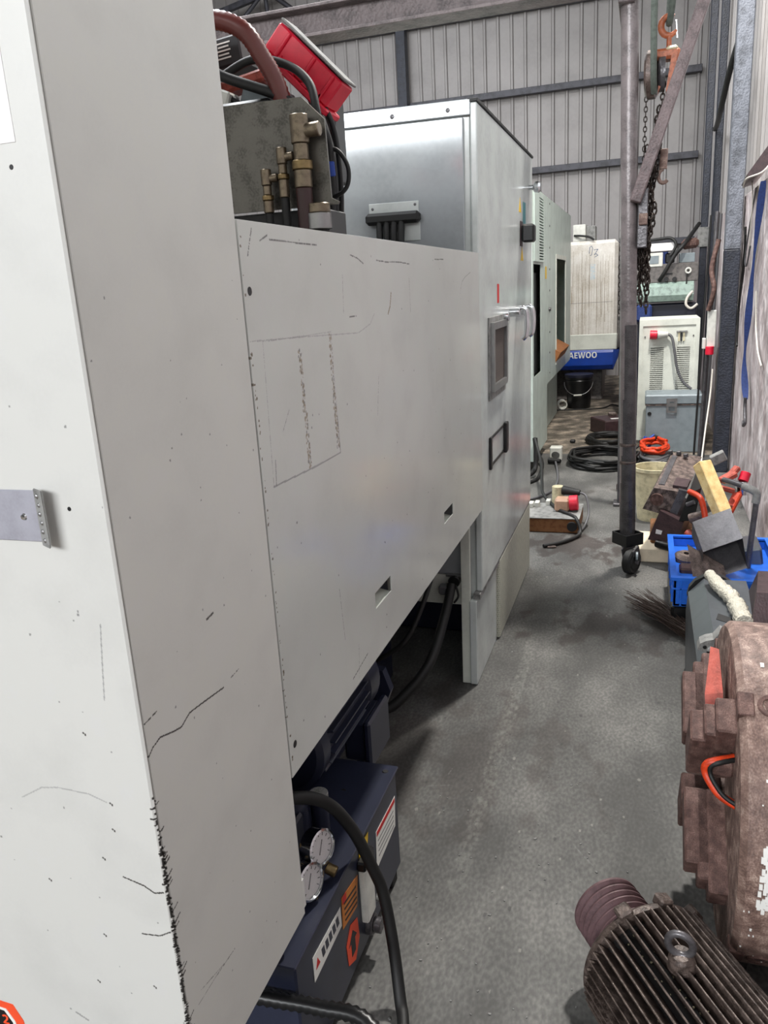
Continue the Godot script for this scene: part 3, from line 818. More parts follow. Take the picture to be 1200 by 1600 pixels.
# ---------------------------------------------------------------- hydraulic unit under the panel
func build_hydraulics() -> void:
	var U := thing("hydraulic_unit", "dark blue hydraulic power unit with two gauges under the side panel", "hydraulic unit", V(-0.75, 0, -1.35))
	var t := ST()
	bb(t, -0.9, -0.565, 0.035, 0.315, -1.64, -1.02, 0.004)
	bb(t, -0.905, -0.56, 0.311, 0.317, -1.65, -1.01, 0.002)
	var tank := part(t, "tank", M.navy, U)
	for q in [[-0.59, -1.06], [-0.59, -1.6], [-0.87, -1.06], [-0.87, -1.6]]:
		part(bb(ST(), q[0] - 0.02, q[0] + 0.02, 0, 0.036, q[1] - 0.02, q[1] + 0.02, 0.003), "foot", M.black_rubber, tank)
	part(cyl(ST(), V(-0.585, 0.314, -1.62), V(-0.585, 0.3185, -1.62), 0.008, 14), "lid_hole_shade", M.black_print, tank)  # black disc coloured as the shaded opening in the lid
	# stickers on the flank
	var fr := side_frame(-0.5642)
	var n1 := part(prism(ST(), fr, [Vector2(1.47, 0.255), Vector2(1.62, 0.25), Vector2(1.61, 0.17), Vector2(1.46, 0.16)], 0.0006), "instruction_plate", M.white_print, tank)
	part(prism(ST(), side_frame(-0.5637), [Vector2(1.475, 0.252), Vector2(1.615, 0.247), Vector2(1.614, 0.236), Vector2(1.474, 0.24)], 0.0006), "red_heading", M.red_print, n1)
	for i in 4:
		part(prism(ST(), side_frame(-0.5637), [Vector2(1.48, 0.226 - i * 0.014), Vector2(1.6, 0.222 - i * 0.014), Vector2(1.6, 0.2195 - i * 0.014), Vector2(1.48, 0.2235 - i * 0.014)], 0.0006), "text_line", M.grey_cable, n1)
	var n2 := part(prism(ST(), fr, [Vector2(1.245, 0.265), Vector2(1.34, 0.245), Vector2(1.325, 0.175), Vector2(1.24, 0.19)], 0.0006), "caution_plate", M.amber_print, tank, "amber caution sticker")
	for i in 4:
		part(prism(ST(), side_frame(-0.5637), [Vector2(1.255, 0.245 - i * 0.014), Vector2(1.325, 0.23 - i * 0.014), Vector2(1.325, 0.225 - i * 0.014), Vector2(1.255, 0.24 - i * 0.014)], 0.0006), "text_line", M.black_print, n2)
	part(prism(ST(), side_frame(-0.5637), [Vector2(1.248, 0.264), Vector2(1.27, 0.26), Vector2(1.268, 0.243), Vector2(1.247, 0.246)], 0.0006), "red_dot", M.red_print, n2)
	var n3 := part(prism(ST(), fr, [Vector2(1.09, 0.262), Vector2(1.235, 0.252), Vector2(1.235, 0.205), Vector2(1.09, 0.205)], 0.0006), "maker_plate", M.white_print, tank)
	part(prism(ST(), side_frame(-0.5637), [Vector2(1.1, 0.225), Vector2(1.12, 0.225), Vector2(1.11, 0.245)], 0.0006), "red_mark", M.red_print, n3)
	for i in 5:
		part(prism(ST(), side_frame(-0.5637), [Vector2(1.13 + i * 0.019, 0.245), Vector2(1.143 + i * 0.019, 0.244), Vector2(1.147 + i * 0.019, 0.222), Vector2(1.134 + i * 0.019, 0.222)], 0.0006), "letter_mark", M.navy, n3)
	var n4 := part(prism(ST(), fr, [Vector2(1.25, 0.135), Vector2(1.28, 0.165), Vector2(1.32, 0.15), Vector2(1.325, 0.095), Vector2(1.295, 0.06), Vector2(1.255, 0.08)], 0.0006), "arrow_sticker", M.orange_print, tank, "red-orange arrow sticker")
	part(prism(ST(), side_frame(-0.5637), [Vector2(1.275, 0.085), Vector2(1.275, 0.12), Vector2(1.262, 0.12), Vector2(1.288, 0.145), Vector2(1.31, 0.118), Vector2(1.298, 0.118), Vector2(1.298, 0.085)], 0.0006), "black_arrow", M.black_print, n4)
	# oil level gauge and drain plug
	var lv := part(bb(ST(), -0.566, -0.548, 0.11, 0.25, -1.40, -1.345, 0.004), "level_gauge", M.white_plastic, U)
	part(bb(ST(), -0.566, -0.545, 0.25, 0.275, -1.405, -1.34, 0.004), "gauge_head", M.black_plastic, lv)
	part(cyl(ST(), V(-0.55, 0.13, -1.412), V(-0.54, 0.13, -1.412), 0.012, 12), "wing_nut", M.steel, lv)
	part(prism(ST(), side_frame(-0.5637), [Vector2(1.36, 0.3), Vector2(1.42, 0.295), Vector2(1.41, 0.265), Vector2(1.355, 0.275)], 0.0006), "yellow_tag", M.yellow_print, tank)
	var dp := ST()
	cyl(dp, V(-0.566, 0.075, -1.385), V(-0.55, 0.075, -1.385), 0.024, 20)
	hexnut(dp, V(-0.55, 0.075, -1.385), V(-0.532, 0.075, -1.385), 0.018)
	part(dp, "drain_plug", M.dark_steel, U)
	# electric motor with its terminal box
	var mo := ST()
	var T := along(V(-0.775, 0.47, -1.42), V(0, 0, -1))
	lathe(mo, T, [Vector2(0, 0), Vector2(0.1, 0), Vector2(0.115, 0.01), Vector2(0.115, 0.05), Vector2(0.105, 0.06), Vector2(0.105, 0.32), Vector2(0.12, 0.33), Vector2(0.12, 0.4), Vector2(0.1, 0.42), Vector2(0, 0.42)], 32)
	var mt := part(mo, "pump_motor", M.navy, U)
	for i in 26:
		var a := TAU * i / 26.0
		part(bx(ST(), V(-0.775 + cos(a) * 0.112, 0.47 + sin(a) * 0.112, -1.61), V(0.018, 0.004, 0.25), 0.001, Basis(V(0, 0, 1), a)), "cooling_fin", M.navy, mt)
	part(prism(ST(), Transform3D(Basis(V(0, 1, 0), 0.0), V(-0.70, 0.37, -1.9)), [Vector2(-0.1, -0.05), Vector2(0.02, -0.06), Vector2(0.05, 0.02), Vector2(0.03, 0.08), Vector2(-0.1, 0.09)], 0.03), "fan_cover", M.navy, mt)
	var tb := ST()
	bb(tb, -0.72, -0.66, 0.285, 0.40, -1.82, -1.69, 0.006)
	bb(tb, -0.66, -0.64, 0.275, 0.41, -1.835, -1.675, 0.006)
	var box := part(tb, "terminal_box", M.navy, mt)
	part(cyl(ST(), V(-0.69, 0.25, -1.73), V(-0.69, 0.29, -1.73), 0.013, 12), "cable_gland", M.black_rubber, box)
	part(tube(ST(), smooth([V(-0.69, 0.27, -1.73), V(-0.68, 0.22, -1.69), V(-0.66, 0.25, -1.58), V(-0.66, 0.315, -1.52)], 8), 0.008, 8), "motor_lead", M.black_rubber, box)
	# pump, elbows and gauges
	part(tube(ST(), smooth([V(-0.69, 0.32, -1.33), V(-0.69, 0.4, -1.33), V(-0.7, 0.43, -1.29), V(-0.76, 0.44, -1.27)], 8), 0.026, 14), "pump_elbow", M.navy, U)
	part(cyl(ST(), V(-0.655, 0.316, -1.37), V(-0.655, 0.40, -1.37), 0.02, 16), "filler_neck", M.navy, U)
	part(cyl(ST(), V(-0.655, 0.40, -1.37), V(-0.655, 0.418, -1.37), 0.022, 16), "filler_cap", M.dusty_grey, U)
	part(bb(ST(), -0.88, -0.66, 0.316, 0.42, -1.3, -1.1, 0.006), "valve_block", M.navy_dark, U)
	for q in [[V(-0.588, 0.405, -1.22), 0.034], [V(-0.592, 0.368, -1.165), 0.034]]:
		var c: Vector3 = q[0]
		var d := V(0.93, 0.16, 0.30).normalized()
		var G := along(c - d * 0.03, d)
		var gb := lathe(ST(), G, [Vector2(0, 0), Vector2(0.031, 0), Vector2(0.034, 0.003), Vector2(0.034, 0.026), Vector2(0.037, 0.028), Vector2(0.037, 0.034), Vector2(0.033, 0.036), Vector2(0.031, 0.032)], 32)
		var ga := part(gb, "pressure_gauge", M.chrome, U)
		part(lathe(ST(), G, [Vector2(0, 0.029), Vector2(0.0325, 0.029)], 28), "dial", M.paper, ga)
		part(bx(ST(), c - d * 0.0005, V(0.0016, 0.03, 0.0016), 0.0, G.basis * Basis(V(1, 0, 0), PI / 2) * Basis(V(0, 0, 1), 0.5)), "needle", M.black_print, ga)
		var tk := ST()
		for i in 11:
			var a := deg_to_rad(-135 + i * 27)
			bx(tk, G * V(sin(a) * 0.026, 0.0298, cos(a) * 0.026), V(0.0014, 0.0008, 0.006), 0.0, G.basis * Basis(V(0, 1, 0), a))
		part(tk, "dial_marks", M.black_print, ga)
		part(cyl(ST(), G * V(0, 0.0335, 0), G * V(0, 0.0345, 0), 0.0325, 28), "glass", M.glass, ga)
		part(cyl(ST(), c - d * 0.03 - V(0, 0.034, 0), c - d * 0.025 - V(0, 0.1, 0), 0.009, 12), "gauge_stem", M.brass, ga)
		part(hexnut(ST(), c + V(0.0, -0.06, -0.015), c + V(0.022, -0.068, -0.015), 0.012), "fitting", M.brass, ga)
	part(tube(ST(), [V(-0.75, 0.425, -1.2), V(-0.64, 0.415, -1.2)], 0.012, 12), "gauge_pipe", M.brass, U)
	var ev := ST()
	var ep := []
	for i in 16: ep.append(V(-0.605 + cos(TAU * i / 16) * 0.016, 0.345 + sin(TAU * i / 16) * 0.02, -1.04))
	part(tube(ev, ep, 0.005, 8, true), "lifting_eye", M.brass, U)
	# loose hoses
	single(tube(ST(), smooth([V(-0.78, 0.5, -1.12), V(-0.66, 0.535, -1.17), V(-0.59, 0.5, -1.24), V(-0.555, 0.4, -1.3), V(-0.52, 0.28, -1.325), V(-0.5, 0.215, -1.325), V(-0.475, 0.113, -1.296), V(-0.45, 0.033, -1.247), V(-0.43, 0.017, -1.2), V(-0.4, 0.017, -1.08), V(-0.36, 0.017, -0.9)], 10), 0.013, 12), "black_hose", M.black_rubber, "thick smooth black hose draped over the blue tank to the floor", "hose")
	var cp := smooth([V(-0.86, 0.285, -0.985), V(-0.72, 0.255, -0.99), V(-0.614, 0.248, -1.0), V(-0.513, 0.255, -1.0), V(-0.42, 0.26, -0.99), V(-0.36, 0.22, -0.93), V(-0.32, 0.1, -0.85), V(-0.28, 0.02, -0.75), V(-0.2, 0.018, -0.6)], 26)
	var cr := []
	for i in cp.size(): cr.append(0.0135 + 0.0016 * cos(i * TAU / 4.0))
	single(tube(ST(), cp, cr, 14), "corrugated_conduit", M.black_plastic, "ribbed black conduit crossing in front of the blue tank", "conduit")
	for q in [["black cable sagging from the grey connector under the side panel", [V(-0.662, 0.40, -2.7), V(-0.672, 0.31, -2.62), V(-0.69, 0.2, -2.45), V(-0.755, 0.12, -2.35), V(-0.82, 0.08, -2.3), V(-0.9, 0.1, -2.3)], 0.018], ["thinner black cable sagging beside the thick one under the side panel", [V(-0.7, 0.5, -2.6), V(-0.72, 0.4, -2.5), V(-0.76, 0.3, -2.42), V(-0.83, 0.24, -2.4), V(-0.9, 0.2, -2.4)], 0.009]]:
		single(tube(ST(), smooth(q[1], 10), q[2], 10), "sagging_cable", M.black_rubber, q[0], "cable", "cables under the side panel")

# ---------------------------------------------------------------- tall electrical cabinet
func build_cabinet() -> void:
	var C := thing("electrical_cabinet", "tall glossy grey electrical cabinet with chrome latches and a filter grille", "cabinet", V(-0.53, 2.05, -2.72))
	part(bb(ST(), -1.2, -0.555, 0.31, 2.04, -4.05, -2.735, 0.004), "carcass", M.cabinet_paint, C)
	part(bb(ST(), -1.19, -0.64, 0.0, 0.31, -4.0, -3.15, 0.004), "base_frame", M.navy, C)
	# end panel towards the entrance
	var en := part(bb(ST(), -1.19, -0.576, 0.43, 1.995, -2.735, -2.722, 0.003), "end_panel", M.cabinet_end, C, "shiny end panel")
	part(bb(ST(), -1.19, -0.551, 1.998, 2.045, -2.735, -2.719, 0.003), "top_strip", M.cabinet_end, C)
	for q in [-0.624, -0.811, -1.0]:
		part(lathe(ST(), along(V(q, 2.018, -2.719), V(0, 0, 1)), [Vector2(0, 0.004), Vector2(0.006, 0.003), Vector2(0.0075, 0)], 14), "bolt_head", M.dark_steel, C)
	part(bb(ST(), -1.19, -0.576, 0.31, 0.428, -2.735, -2.722, 0.002), "connector_panel", M.paint_cream, C)
	part(bb(ST(), -0.575, -0.553, 0.31, 2.0, -2.76, -2.74, 0.0), "gap_shade_strip", M.black_rubber, C)  # black strip put in for the shade of the open gap
	# cable entry
	var ce := part(bb(ST(), -0.905, -0.73, 1.69, 1.755, -2.722, -2.716, 0.001), "entry_plate", M.cabinet_paint, C)
	for q in [[-0.892, 1.738], [-0.742, 1.744]]:
		part(lathe(ST(), along(V(q[0], q[1], -2.716), V(0, 0, 1)), [Vector2(0, 0.003), Vector2(0.004, 0.002), Vector2(0.005, 0)], 10), "screw", M.dark_steel, ce)
	part(bb(ST(), -0.912, -0.722, 1.685, 1.723, -2.722, -2.685, 0.01), "cable_brush", M.black_rubber, ce)
	for i in 4:
		part(tube(ST(), smooth([V(-0.865 + i * 0.026, 1.7, -2.70), V(-0.86 + i * 0.025, 1.64, -2.685), V(-0.85 + i * 0.02, 1.5, -2.67)], 5), 0.011, 10), "entry_cable", M.black_rubber, ce)
	part(bb(ST(), -0.79, -0.727, 1.63, 1.689, -2.722, -2.718, 0.001), "lower_plate", M.cabinet_paint, C)
	# connectors low on the end
	var co := part(cyl(ST(), V(-0.632, 0.412, -2.722), V(-0.632, 0.412, -2.69), 0.022, 20), "round_socket", M.black_plastic, C)
	part(bb(ST(), -0.665, -0.6, 0.428, 0.436, -2.722, -2.7, 0.001), "socket_hood", M.steel, co)
	part(tube(ST(), smooth([V(-0.625, 0.4, -2.69), V(-0.615, 0.36, -2.685), V(-0.632, 0.33, -2.69)], 6), 0.004, 6), "cap_strap", M.black_rubber, co)
	part(bb(ST(), -0.69, -0.65, 0.36, 0.395, -2.72, -2.68, 0.006), "cable_socket", M.grey_cable, C)
	# door along the aisle
	var dr := part(bb(ST(), -0.553, -0.53, 0.37, 2.035, -4.045, -2.722, 0.004), "door", M.cabinet_paint, C, "long glossy door")
	part(bb(ST(), -0.56, -0.527, 2.036, 2.046, -4.06, -2.72, 0.001), "roof_gasket", M.black_rubber, C)
	# filter grille
	var fg := plate(ST(), side_frame(-0.521), Rect2(2.9, 1.09, 0.31, 0.25), [Rect2(2.925, 1.115, 0.26, 0.2)], 0.02)
	var fr := part(fg, "filter_frame", M.steel, dr)
	part(bb(ST(), -0.527, -0.522, 1.1, 1.33, -3.2, -2.91, 0.0), "filter_mat", M.mesh_filter, fr)
	part(bb(ST(), -0.53, -0.524, 1.06, 1.36, -3.23, -2.875, 0.001), "backing_flange", M.dusty_grey, fr)
	# clear holder with black ends
	var hl := part(bb(ST(), -0.53, -0.52, 0.80, 0.925, -2.90, -2.875, 0.003), "holder_end", M.black_plastic, dr)
	part(bb(ST(), -0.53, -0.515, 0.80, 0.925, -3.25, -3.2, 0.003), "holder_end", M.black_plastic, dr)
	part(bb(ST(), -0.53, -0.5265, 0.805, 0.815, -3.2, -2.9, 0.0), "holder_bar", M.black_plastic, hl)
	part(bb(ST(), -0.53, -0.5265, 0.91, 0.92, -3.2, -2.9, 0.0), "holder_bar", M.black_plastic, hl)
	# print on the door
	part(bb(ST(), -0.5302, -0.5294, 1.405, 1.475, -3.115, -3.075, 0.0), "red_notice", M.red_print, dr)
	part(bb(ST(), -0.5302, -0.5294, 1.73, 1.82, -3.83, -3.74, 0.0), "teal_notice", M.teal_print, dr)
	part(prism(ST(), side_frame(-0.5296), [Vector2(3.62, 1.77), Vector2(3.69, 1.77), Vector2(3.655, 1.83)], 0.0006), "warning_triangle", M.yellow_print, dr)
	part(prism(ST(), side_frame(-0.5296), [Vector2(3.68, 1.57), Vector2(3.76, 1.57), Vector2(3.72, 1.63)], 0.0006), "warning_triangle", M.yellow_print, dr)
	# latches, isolator and knob
	for z in [-3.36, -3.56]:
		var la := ST()
		cyl(la, V(-0.53, 1.36, z), V(-0.485, 1.36, z), 0.02, 20)
		var lt := part(la, "latch", M.chrome, dr)
		part(tube(ST(), smooth([V(-0.49, 1.375, z), V(-0.465, 1.37, z), V(-0.457, 1.33, z), V(-0.46, 1.27, z), V(-0.475, 1.25, z)], 7), 0.011, 10), "latch_lever", M.chrome, lt)
	part(cyl(ST(), V(-0.53, 1.35, -3.2), V(-0.505, 1.35, -3.2), 0.017, 18), "lock_barrel", M.chrome, dr)
	var iso := part(bb(ST(), -0.53, -0.526, 1.63, 1.735, -3.72, -3.66, 0.002), "isolator_plate", M.iron_purple, dr)
	part(bb(ST(), -0.522, -0.468, 1.645, 1.72, -3.72, -3.65, 0.008), "isolator_handle", M.black_plastic, iso)
	part(lathe(ST(), along(V(-0.53, 1.895, -3.93), V(1, 0, 0)), [Vector2(0.012, 0), Vector2(0.012, 0.02), Vector2(0.024, 0.028), Vector2(0.026, 0.045), Vector2(0.02, 0.055), Vector2(0, 0.056)], 22), "knob", M.chrome, dr)
	# plinth
	var pl := part(bb(ST(), -0.605, -0.57, -0.002, 0.83, -2.705, -2.69, 0.002), "plinth_post", M.paint_cream, C)
	pl.position.y += 0.002
	part(bb(ST(), -0.572, -0.545, 0.002, 0.345, -3.1, -2.68, 0.003), "plinth_sheet", M.cabinet_paint, C)
	var ds := ramp(256, 256, noise(90, 0.02), noise(91, 0.2), 0.3, [[0.0, Color(0.66, 0.66, 0.6)], [1.0, Color(0.78, 0.78, 0.72)]])
	for y in 16:
		for x in 16:
			dot(ds, Vector2(x * 16 + 8 * (y % 2), y * 16 + 4), 2.4, g(0.16), 0.85)
	var pm := StandardMaterial3D.new()
	pm.resource_name = "perforated_sheet"
	pm.albedo_texture = tx(ds); pm.roughness = 0.45
	pm.uv1_triplanar = true; pm.uv1_scale = V(6.5, 6.5, 6.5)
	part(bb(ST(), -0.56, -0.532, 0.002, 0.36, -4.04, -3.11, 0.006), "perforated_plinth", pm, C, "cream perforated plinth plate")
	part(bb(ST(), -0.56, -0.534, 0.345, 0.368, -4.04, -2.7, 0.001), "plinth_seam", M.dusty_grey, C)
	C.rotation.z = -0.012

# ---------------------------------------------------------------- vented machine beyond
func build_vented_machine() -> void:
	var N := thing("vented_enclosure", "pale green-grey machine enclosure with louvre slots and two open hatches", "machine", V(-1.2, 0, -7.8))
	var holes := []
	for i in 22:
		holes.append(Rect2(6.56, 1.645 + i * 0.0215, 0.26, 0.011))
	holes.append(Rect2(6.27, 0.76, 0.44, 0.85))
	holes.append(Rect2(7.9, 0.74, 0.9, 0.94))
	part(plate(ST(), side_frame(-0.82), Rect2(6.2, 0.6, 3.25, 1.56), holes, 0.004), "side_sheet", M.paint_pale_green, N)
	part(plate(ST(), side_frame(-0.82), Rect2(6.2, 0.1, 0.95, 0.5), [], 0.004), "lower_sheet", M.paint_pale_green, N)
	part(plate(ST(), side_frame(-0.812), Rect2(6.28, 1.63, 0.6, 0.51), holes.slice(0, 22), 0.012), "louvre_panel", M.paint_pale_green, N)
	part(bb(ST(), -2.2, -0.822, 2.155, 2.16, -9.45, -6.2, 0.0), "top_sheet", M.paint_pale_green, N)
	part(bb(ST(), -2.2, -0.822, 0.1, 2.155, -6.205, -6.2, 0.0), "end_sheet", M.paint_pale_green, N)
	part(bb(ST(), -2.2, -0.822, 0.6, 2.155, -9.45, -9.445, 0.0), "end_sheet", M.paint_pale_green, N)
	part(bb(ST(), -1.35, -1.34, 0.6, 2.15, -9.4, -6.22, 0.0), "inner_wall", M.paint_pale_green, N)
	part(bb(ST(), -1.34, -0.825, 0.6, 0.605, -9.4, -6.22, 0.0), "inner_floor", M.paint_pale_green, N)
	part(bb(ST(), -1.34, -0.825, 0.6, 2.15, -7.7, -7.69, 0.0), "inner_partition", M.paint_pale_green, N)
	part(bb(ST(), -1.2, -0.85, 0.75, 1.55, -6.75, -6.3, 0.003), "drive_unit", M.black_plastic, N)
	part(bx(ST(), V(-1.0, 0.8, -8.3), V(0.4, 0.25, 0.9), 0.004, Basis(V(0, 0, 1), -0.5)), "cardboard_sheet", M.cardboard, N, "tan cardboard inside the hatch")
	var fr := plate(ST(), side_frame(-0.815), Rect2(7.86, 0.7, 0.98, 1.02), [Rect2(7.9, 0.74, 0.9, 0.94)], 0.008)
	part(fr, "hatch_frame", M.paint_cream, N)
	for i in 9:
		part(lathe(ST(), along(V(-0.818, 0.68 + i * 0.18, -7.35), V(1, 0, 0)), [Vector2(0, 0.005), Vector2(0.008, 0.004), Vector2(0.01, 0)], 10), "panel_screw", M.dark_steel, N)
	part(cyl(ST(), V(-0.818, 1.24, -7.3), V(-0.8, 1.24, -7.3), 0.016, 12), "hatch_lock", M.dark_steel, N)
	part(bb(ST(), -0.8175, -0.8165, 1.5, 1.6, -7.12, -7.02, 0.0), "yellow_label", M.yellow_print, N)
	part(bb(ST(), -2.1, -0.95, 0, 0.6, -9.3, -7.3, 0.01), "plinth", M.paint_pale_green, N)
	for q in [[-6.3, -0.9], [-6.9, -0.9]]:
		part(bb(ST(), q[1] - 0.04, q[1] + 0.04, 0, 0.105, q[0] - 0.04, q[0] + 0.04, 0.004), "foot", M.steel, N)

# ---------------------------------------------------------------- far machine with a blue skirt
func build_far_machine() -> void:
	var rng := RandomNumberGenerator.new()
	rng.seed = 23
	var D := thing("turning_machine", "oil-streaked cream machine with a bright blue skirt at the back", "machine", V(-0.85, 0, -10.5))
	var im := ramp(480, 640, noise(95, 0.01), noise(96, 0.08), 0.35, [[0.0, Color(0.72, 0.69, 0.64)], [0.5, Color(0.82, 0.8, 0.77)], [1.0, Color(0.88, 0.87, 0.85)]], false)
	streaks(im, Rect2i(60, 40, 400, 600), 70, Color(0.42, 0.36, 0.28), 0.5, rng)
	streaks(im, Rect2i(120, 60, 110, 580), 34, Color(0.38, 0.30, 0.2), 0.6, rng)
	streaks(im, Rect2i(60, 30, 400, 130), 30, Color(0.97, 0.97, 0.96), 0.5, rng)
	for i in 160:
		dot(im, Vector2(345 + rng.randf_range(-14, 14), 130 + rng.randf() * 90), 2.0, Color(0.66, 0.78, 0.86), 0.35)
	scratch(im, [Vector2(322, 70), Vector2(326, 36), Vector2(336, 30), Vector2(342, 44), Vector2(336, 80), Vector2(326, 84)], 3.0, Color(0.12, 0.2, 0.35), 0.8)
	scratch(im, [Vector2(350, 52), Vector2(372, 50), Vector2(352, 80), Vector2(362, 74), Vector2(372, 84), Vector2(352, 94)], 3.0, Color(0.12, 0.2, 0.35), 0.8)
	scratch(im, [Vector2(150, 352), Vector2(460, 350)], 2.0, g(0.35), 0.7)
	UVF = func(p): return Vector2((p.x + 1.3) / 0.96, (1.91 - p.y) / 1.28)
	part(bb(ST(), -1.6, -0.325, 0.652, 1.91, -11.2, -10.0, 0.04), "hood", uvmat("streaked_paint", im, 0.5), D)
	UVF = null
	part(bb(ST(), -1.55, -0.318, 0.65, 0.84, -11.15, -9.992, 0.01), "lower_band", M.paint_cream, D)
	var sk := ST()
	var pr := [Vector2(-10.0, 0.655), Vector2(-9.985, 0.62), Vector2(-9.985, 0.47), Vector2(-10.02, 0.42), Vector2(-10.2, 0.39), Vector2(-11.1, 0.39), Vector2(-11.1, 0.655)]
	prism(sk, Transform3D(Basis(V(0, 0, 1), V(0, 1, 0), V(-1, 0, 0)), V(-0.93, 0, 0)), pr, 1.14)
	var skirt := part(sk, "blue_skirt", M.blue_paint, D)
	part(prism(ST(), Transform3D(Basis(), V(0, 0, -10.5)), [Vector2(-0.362, 0.65), Vector2(-0.362, 0.42), Vector2(-0.30, 0.56), Vector2(-0.29, 0.65)], 1.0), "skirt_corner", M.blue_paint, skirt)
	lettering("DAEWOO", 0.07, Transform3D(Basis(), V(-0.745, 0.592, -9.984)), M.white_print, "lettering", D, 0.95, 0.006)
	part(bb(ST(), -0.33, -0.28, 0.66, 1.85, -11.1, -10.06, 0.01), "door_side", M.console_grey, D)
	part(tube(ST(), smooth([V(-0.3, 1.16, -10.03), V(-0.27, 1.14, -10.0), V(-0.265, 1.07, -10.0), V(-0.3, 1.04, -10.03)], 6), 0.014, 10), "door_handle", M.chrome, D)
	part(bb(ST(), -1.5, -0.5, 0, 0.4, -11.1, -10.35, 0.01), "base", M.console_grey, D)
	part(bb(ST(), -1.4, -1.1, 0, 0.38, -10.3, -10.05, 0.01), "coolant_tank", M.console_grey, D)
	var wb := thing("switch_box", "small white box standing on top of the streaked machine", "box", V(-0.7, 1.91, -10.2))
	part(bb(ST(), -0.845, -0.7, 1.91, 2.1, -10.3, -10.05, 0.006), "box_body", M.white_plastic, wb)
	part(bb(ST(), -0.699, -0.59, 1.91, 2.08, -10.32, -10.08, 0.006), "box_cover", M.dusty_grey, wb)
	part(tube(ST(), smooth([V(-0.83, 1.98, -10.04), V(-0.74, 1.97, -10.0), V(-0.65, 1.95, -10.0), V(-0.6, 1.915, -10.0)], 6), 0.012, 8), "lead", M.black_rubber, wb)
	# bucket under it
	var at := V(-0.735, 0, -9.72)
	var bk := thing("black_bucket", "black plastic bucket with a white grip under the blue skirt", "bucket", at)
	var T := Transform3D(Basis(), at)
	part(lathe(ST(), T, [Vector2(0, 0), Vector2(0.135, 0), Vector2(0.15, 0.3), Vector2(0.16, 0.3), Vector2(0.16, 0.33), Vector2(0.155, 0.34), Vector2(0.165, 0.345), Vector2(0.165, 0.39), Vector2(0.155, 0.39), Vector2(0.13, 0.01)], 32), "pail", M.black_plastic, bk)
	part(lathe(ST(), T, [Vector2(0.168, 0.37), Vector2(0.168, 0.4), Vector2(0, 0.4)], 32), "lid", M.navy_dark, bk)
	var hp := []
	for i in 17:
		var a := PI * i / 16.0
		hp.append(at + V(cos(a) * 0.165, 0.31 - sin(a) * 0.14, 0.06 + sin(a) * 0.12))
	part(tube(ST(), hp, 0.004, 6), "wire_handle", M.steel, bk)
	part(cyl(ST(), at + V(-0.045, 0.168, 0.185), at + V(0.045, 0.172, 0.185), 0.011, 10), "grip", M.white_plastic, bk)
	single(lathe(ST(), along(V(-0.93, 0.055, -9.66), V(0.2, 0, 1)), [Vector2(0.03, 0), Vector2(0.055, 0), Vector2(0.055, 0.1), Vector2(0.045, 0.1), Vector2(0.03, 0.02)], 22), "plastic_cup", M.white_plastic, "small white cup lying beside the black bucket", "cup")
	single(tube(ST(), smooth([V(-1.1, 0.008, -9.45), V(-0.7, 0.008, -9.5), V(-0.45, 0.008, -9.6), V(-0.35, 0.008, -9.85), V(-0.2, 0.008, -9.6), V(-0.05, 0.008, -9.5)], 10), 0.008, 6), "floor_lead", M.black_rubber, "thin dark lead curling on the floor by the black bucket", "cable")

# ---------------------------------------------------------------- gantry and hoist
func chain(s: SurfaceTool, P: Array, link: float, wire: float) -> SurfaceTool:
	# interlocking oval links along the points
	var dist := 0.0
	var flip := false
	for i in P.size() - 1:
		var a: Vector3 = P[i]
		var b: Vector3 = P[i + 1]
		var l := a.distance_to(b)
		while dist < l:
			var c := a.lerp(b, dist / l)
			var T := along(c, b - a)
			if flip: T.basis = T.basis * Basis(V(0, 1, 0), PI / 2)
			flip = not flip
			var ring := []
			for k in 8:
				var t := TAU * k / 8
				ring.append(T * V(cos(t) * link * 0.34, sin(t) * link * 0.62, 0))
			tube(s, ring, wire, 5, true)
			dist += link * 0.95
		dist -= l
	return s

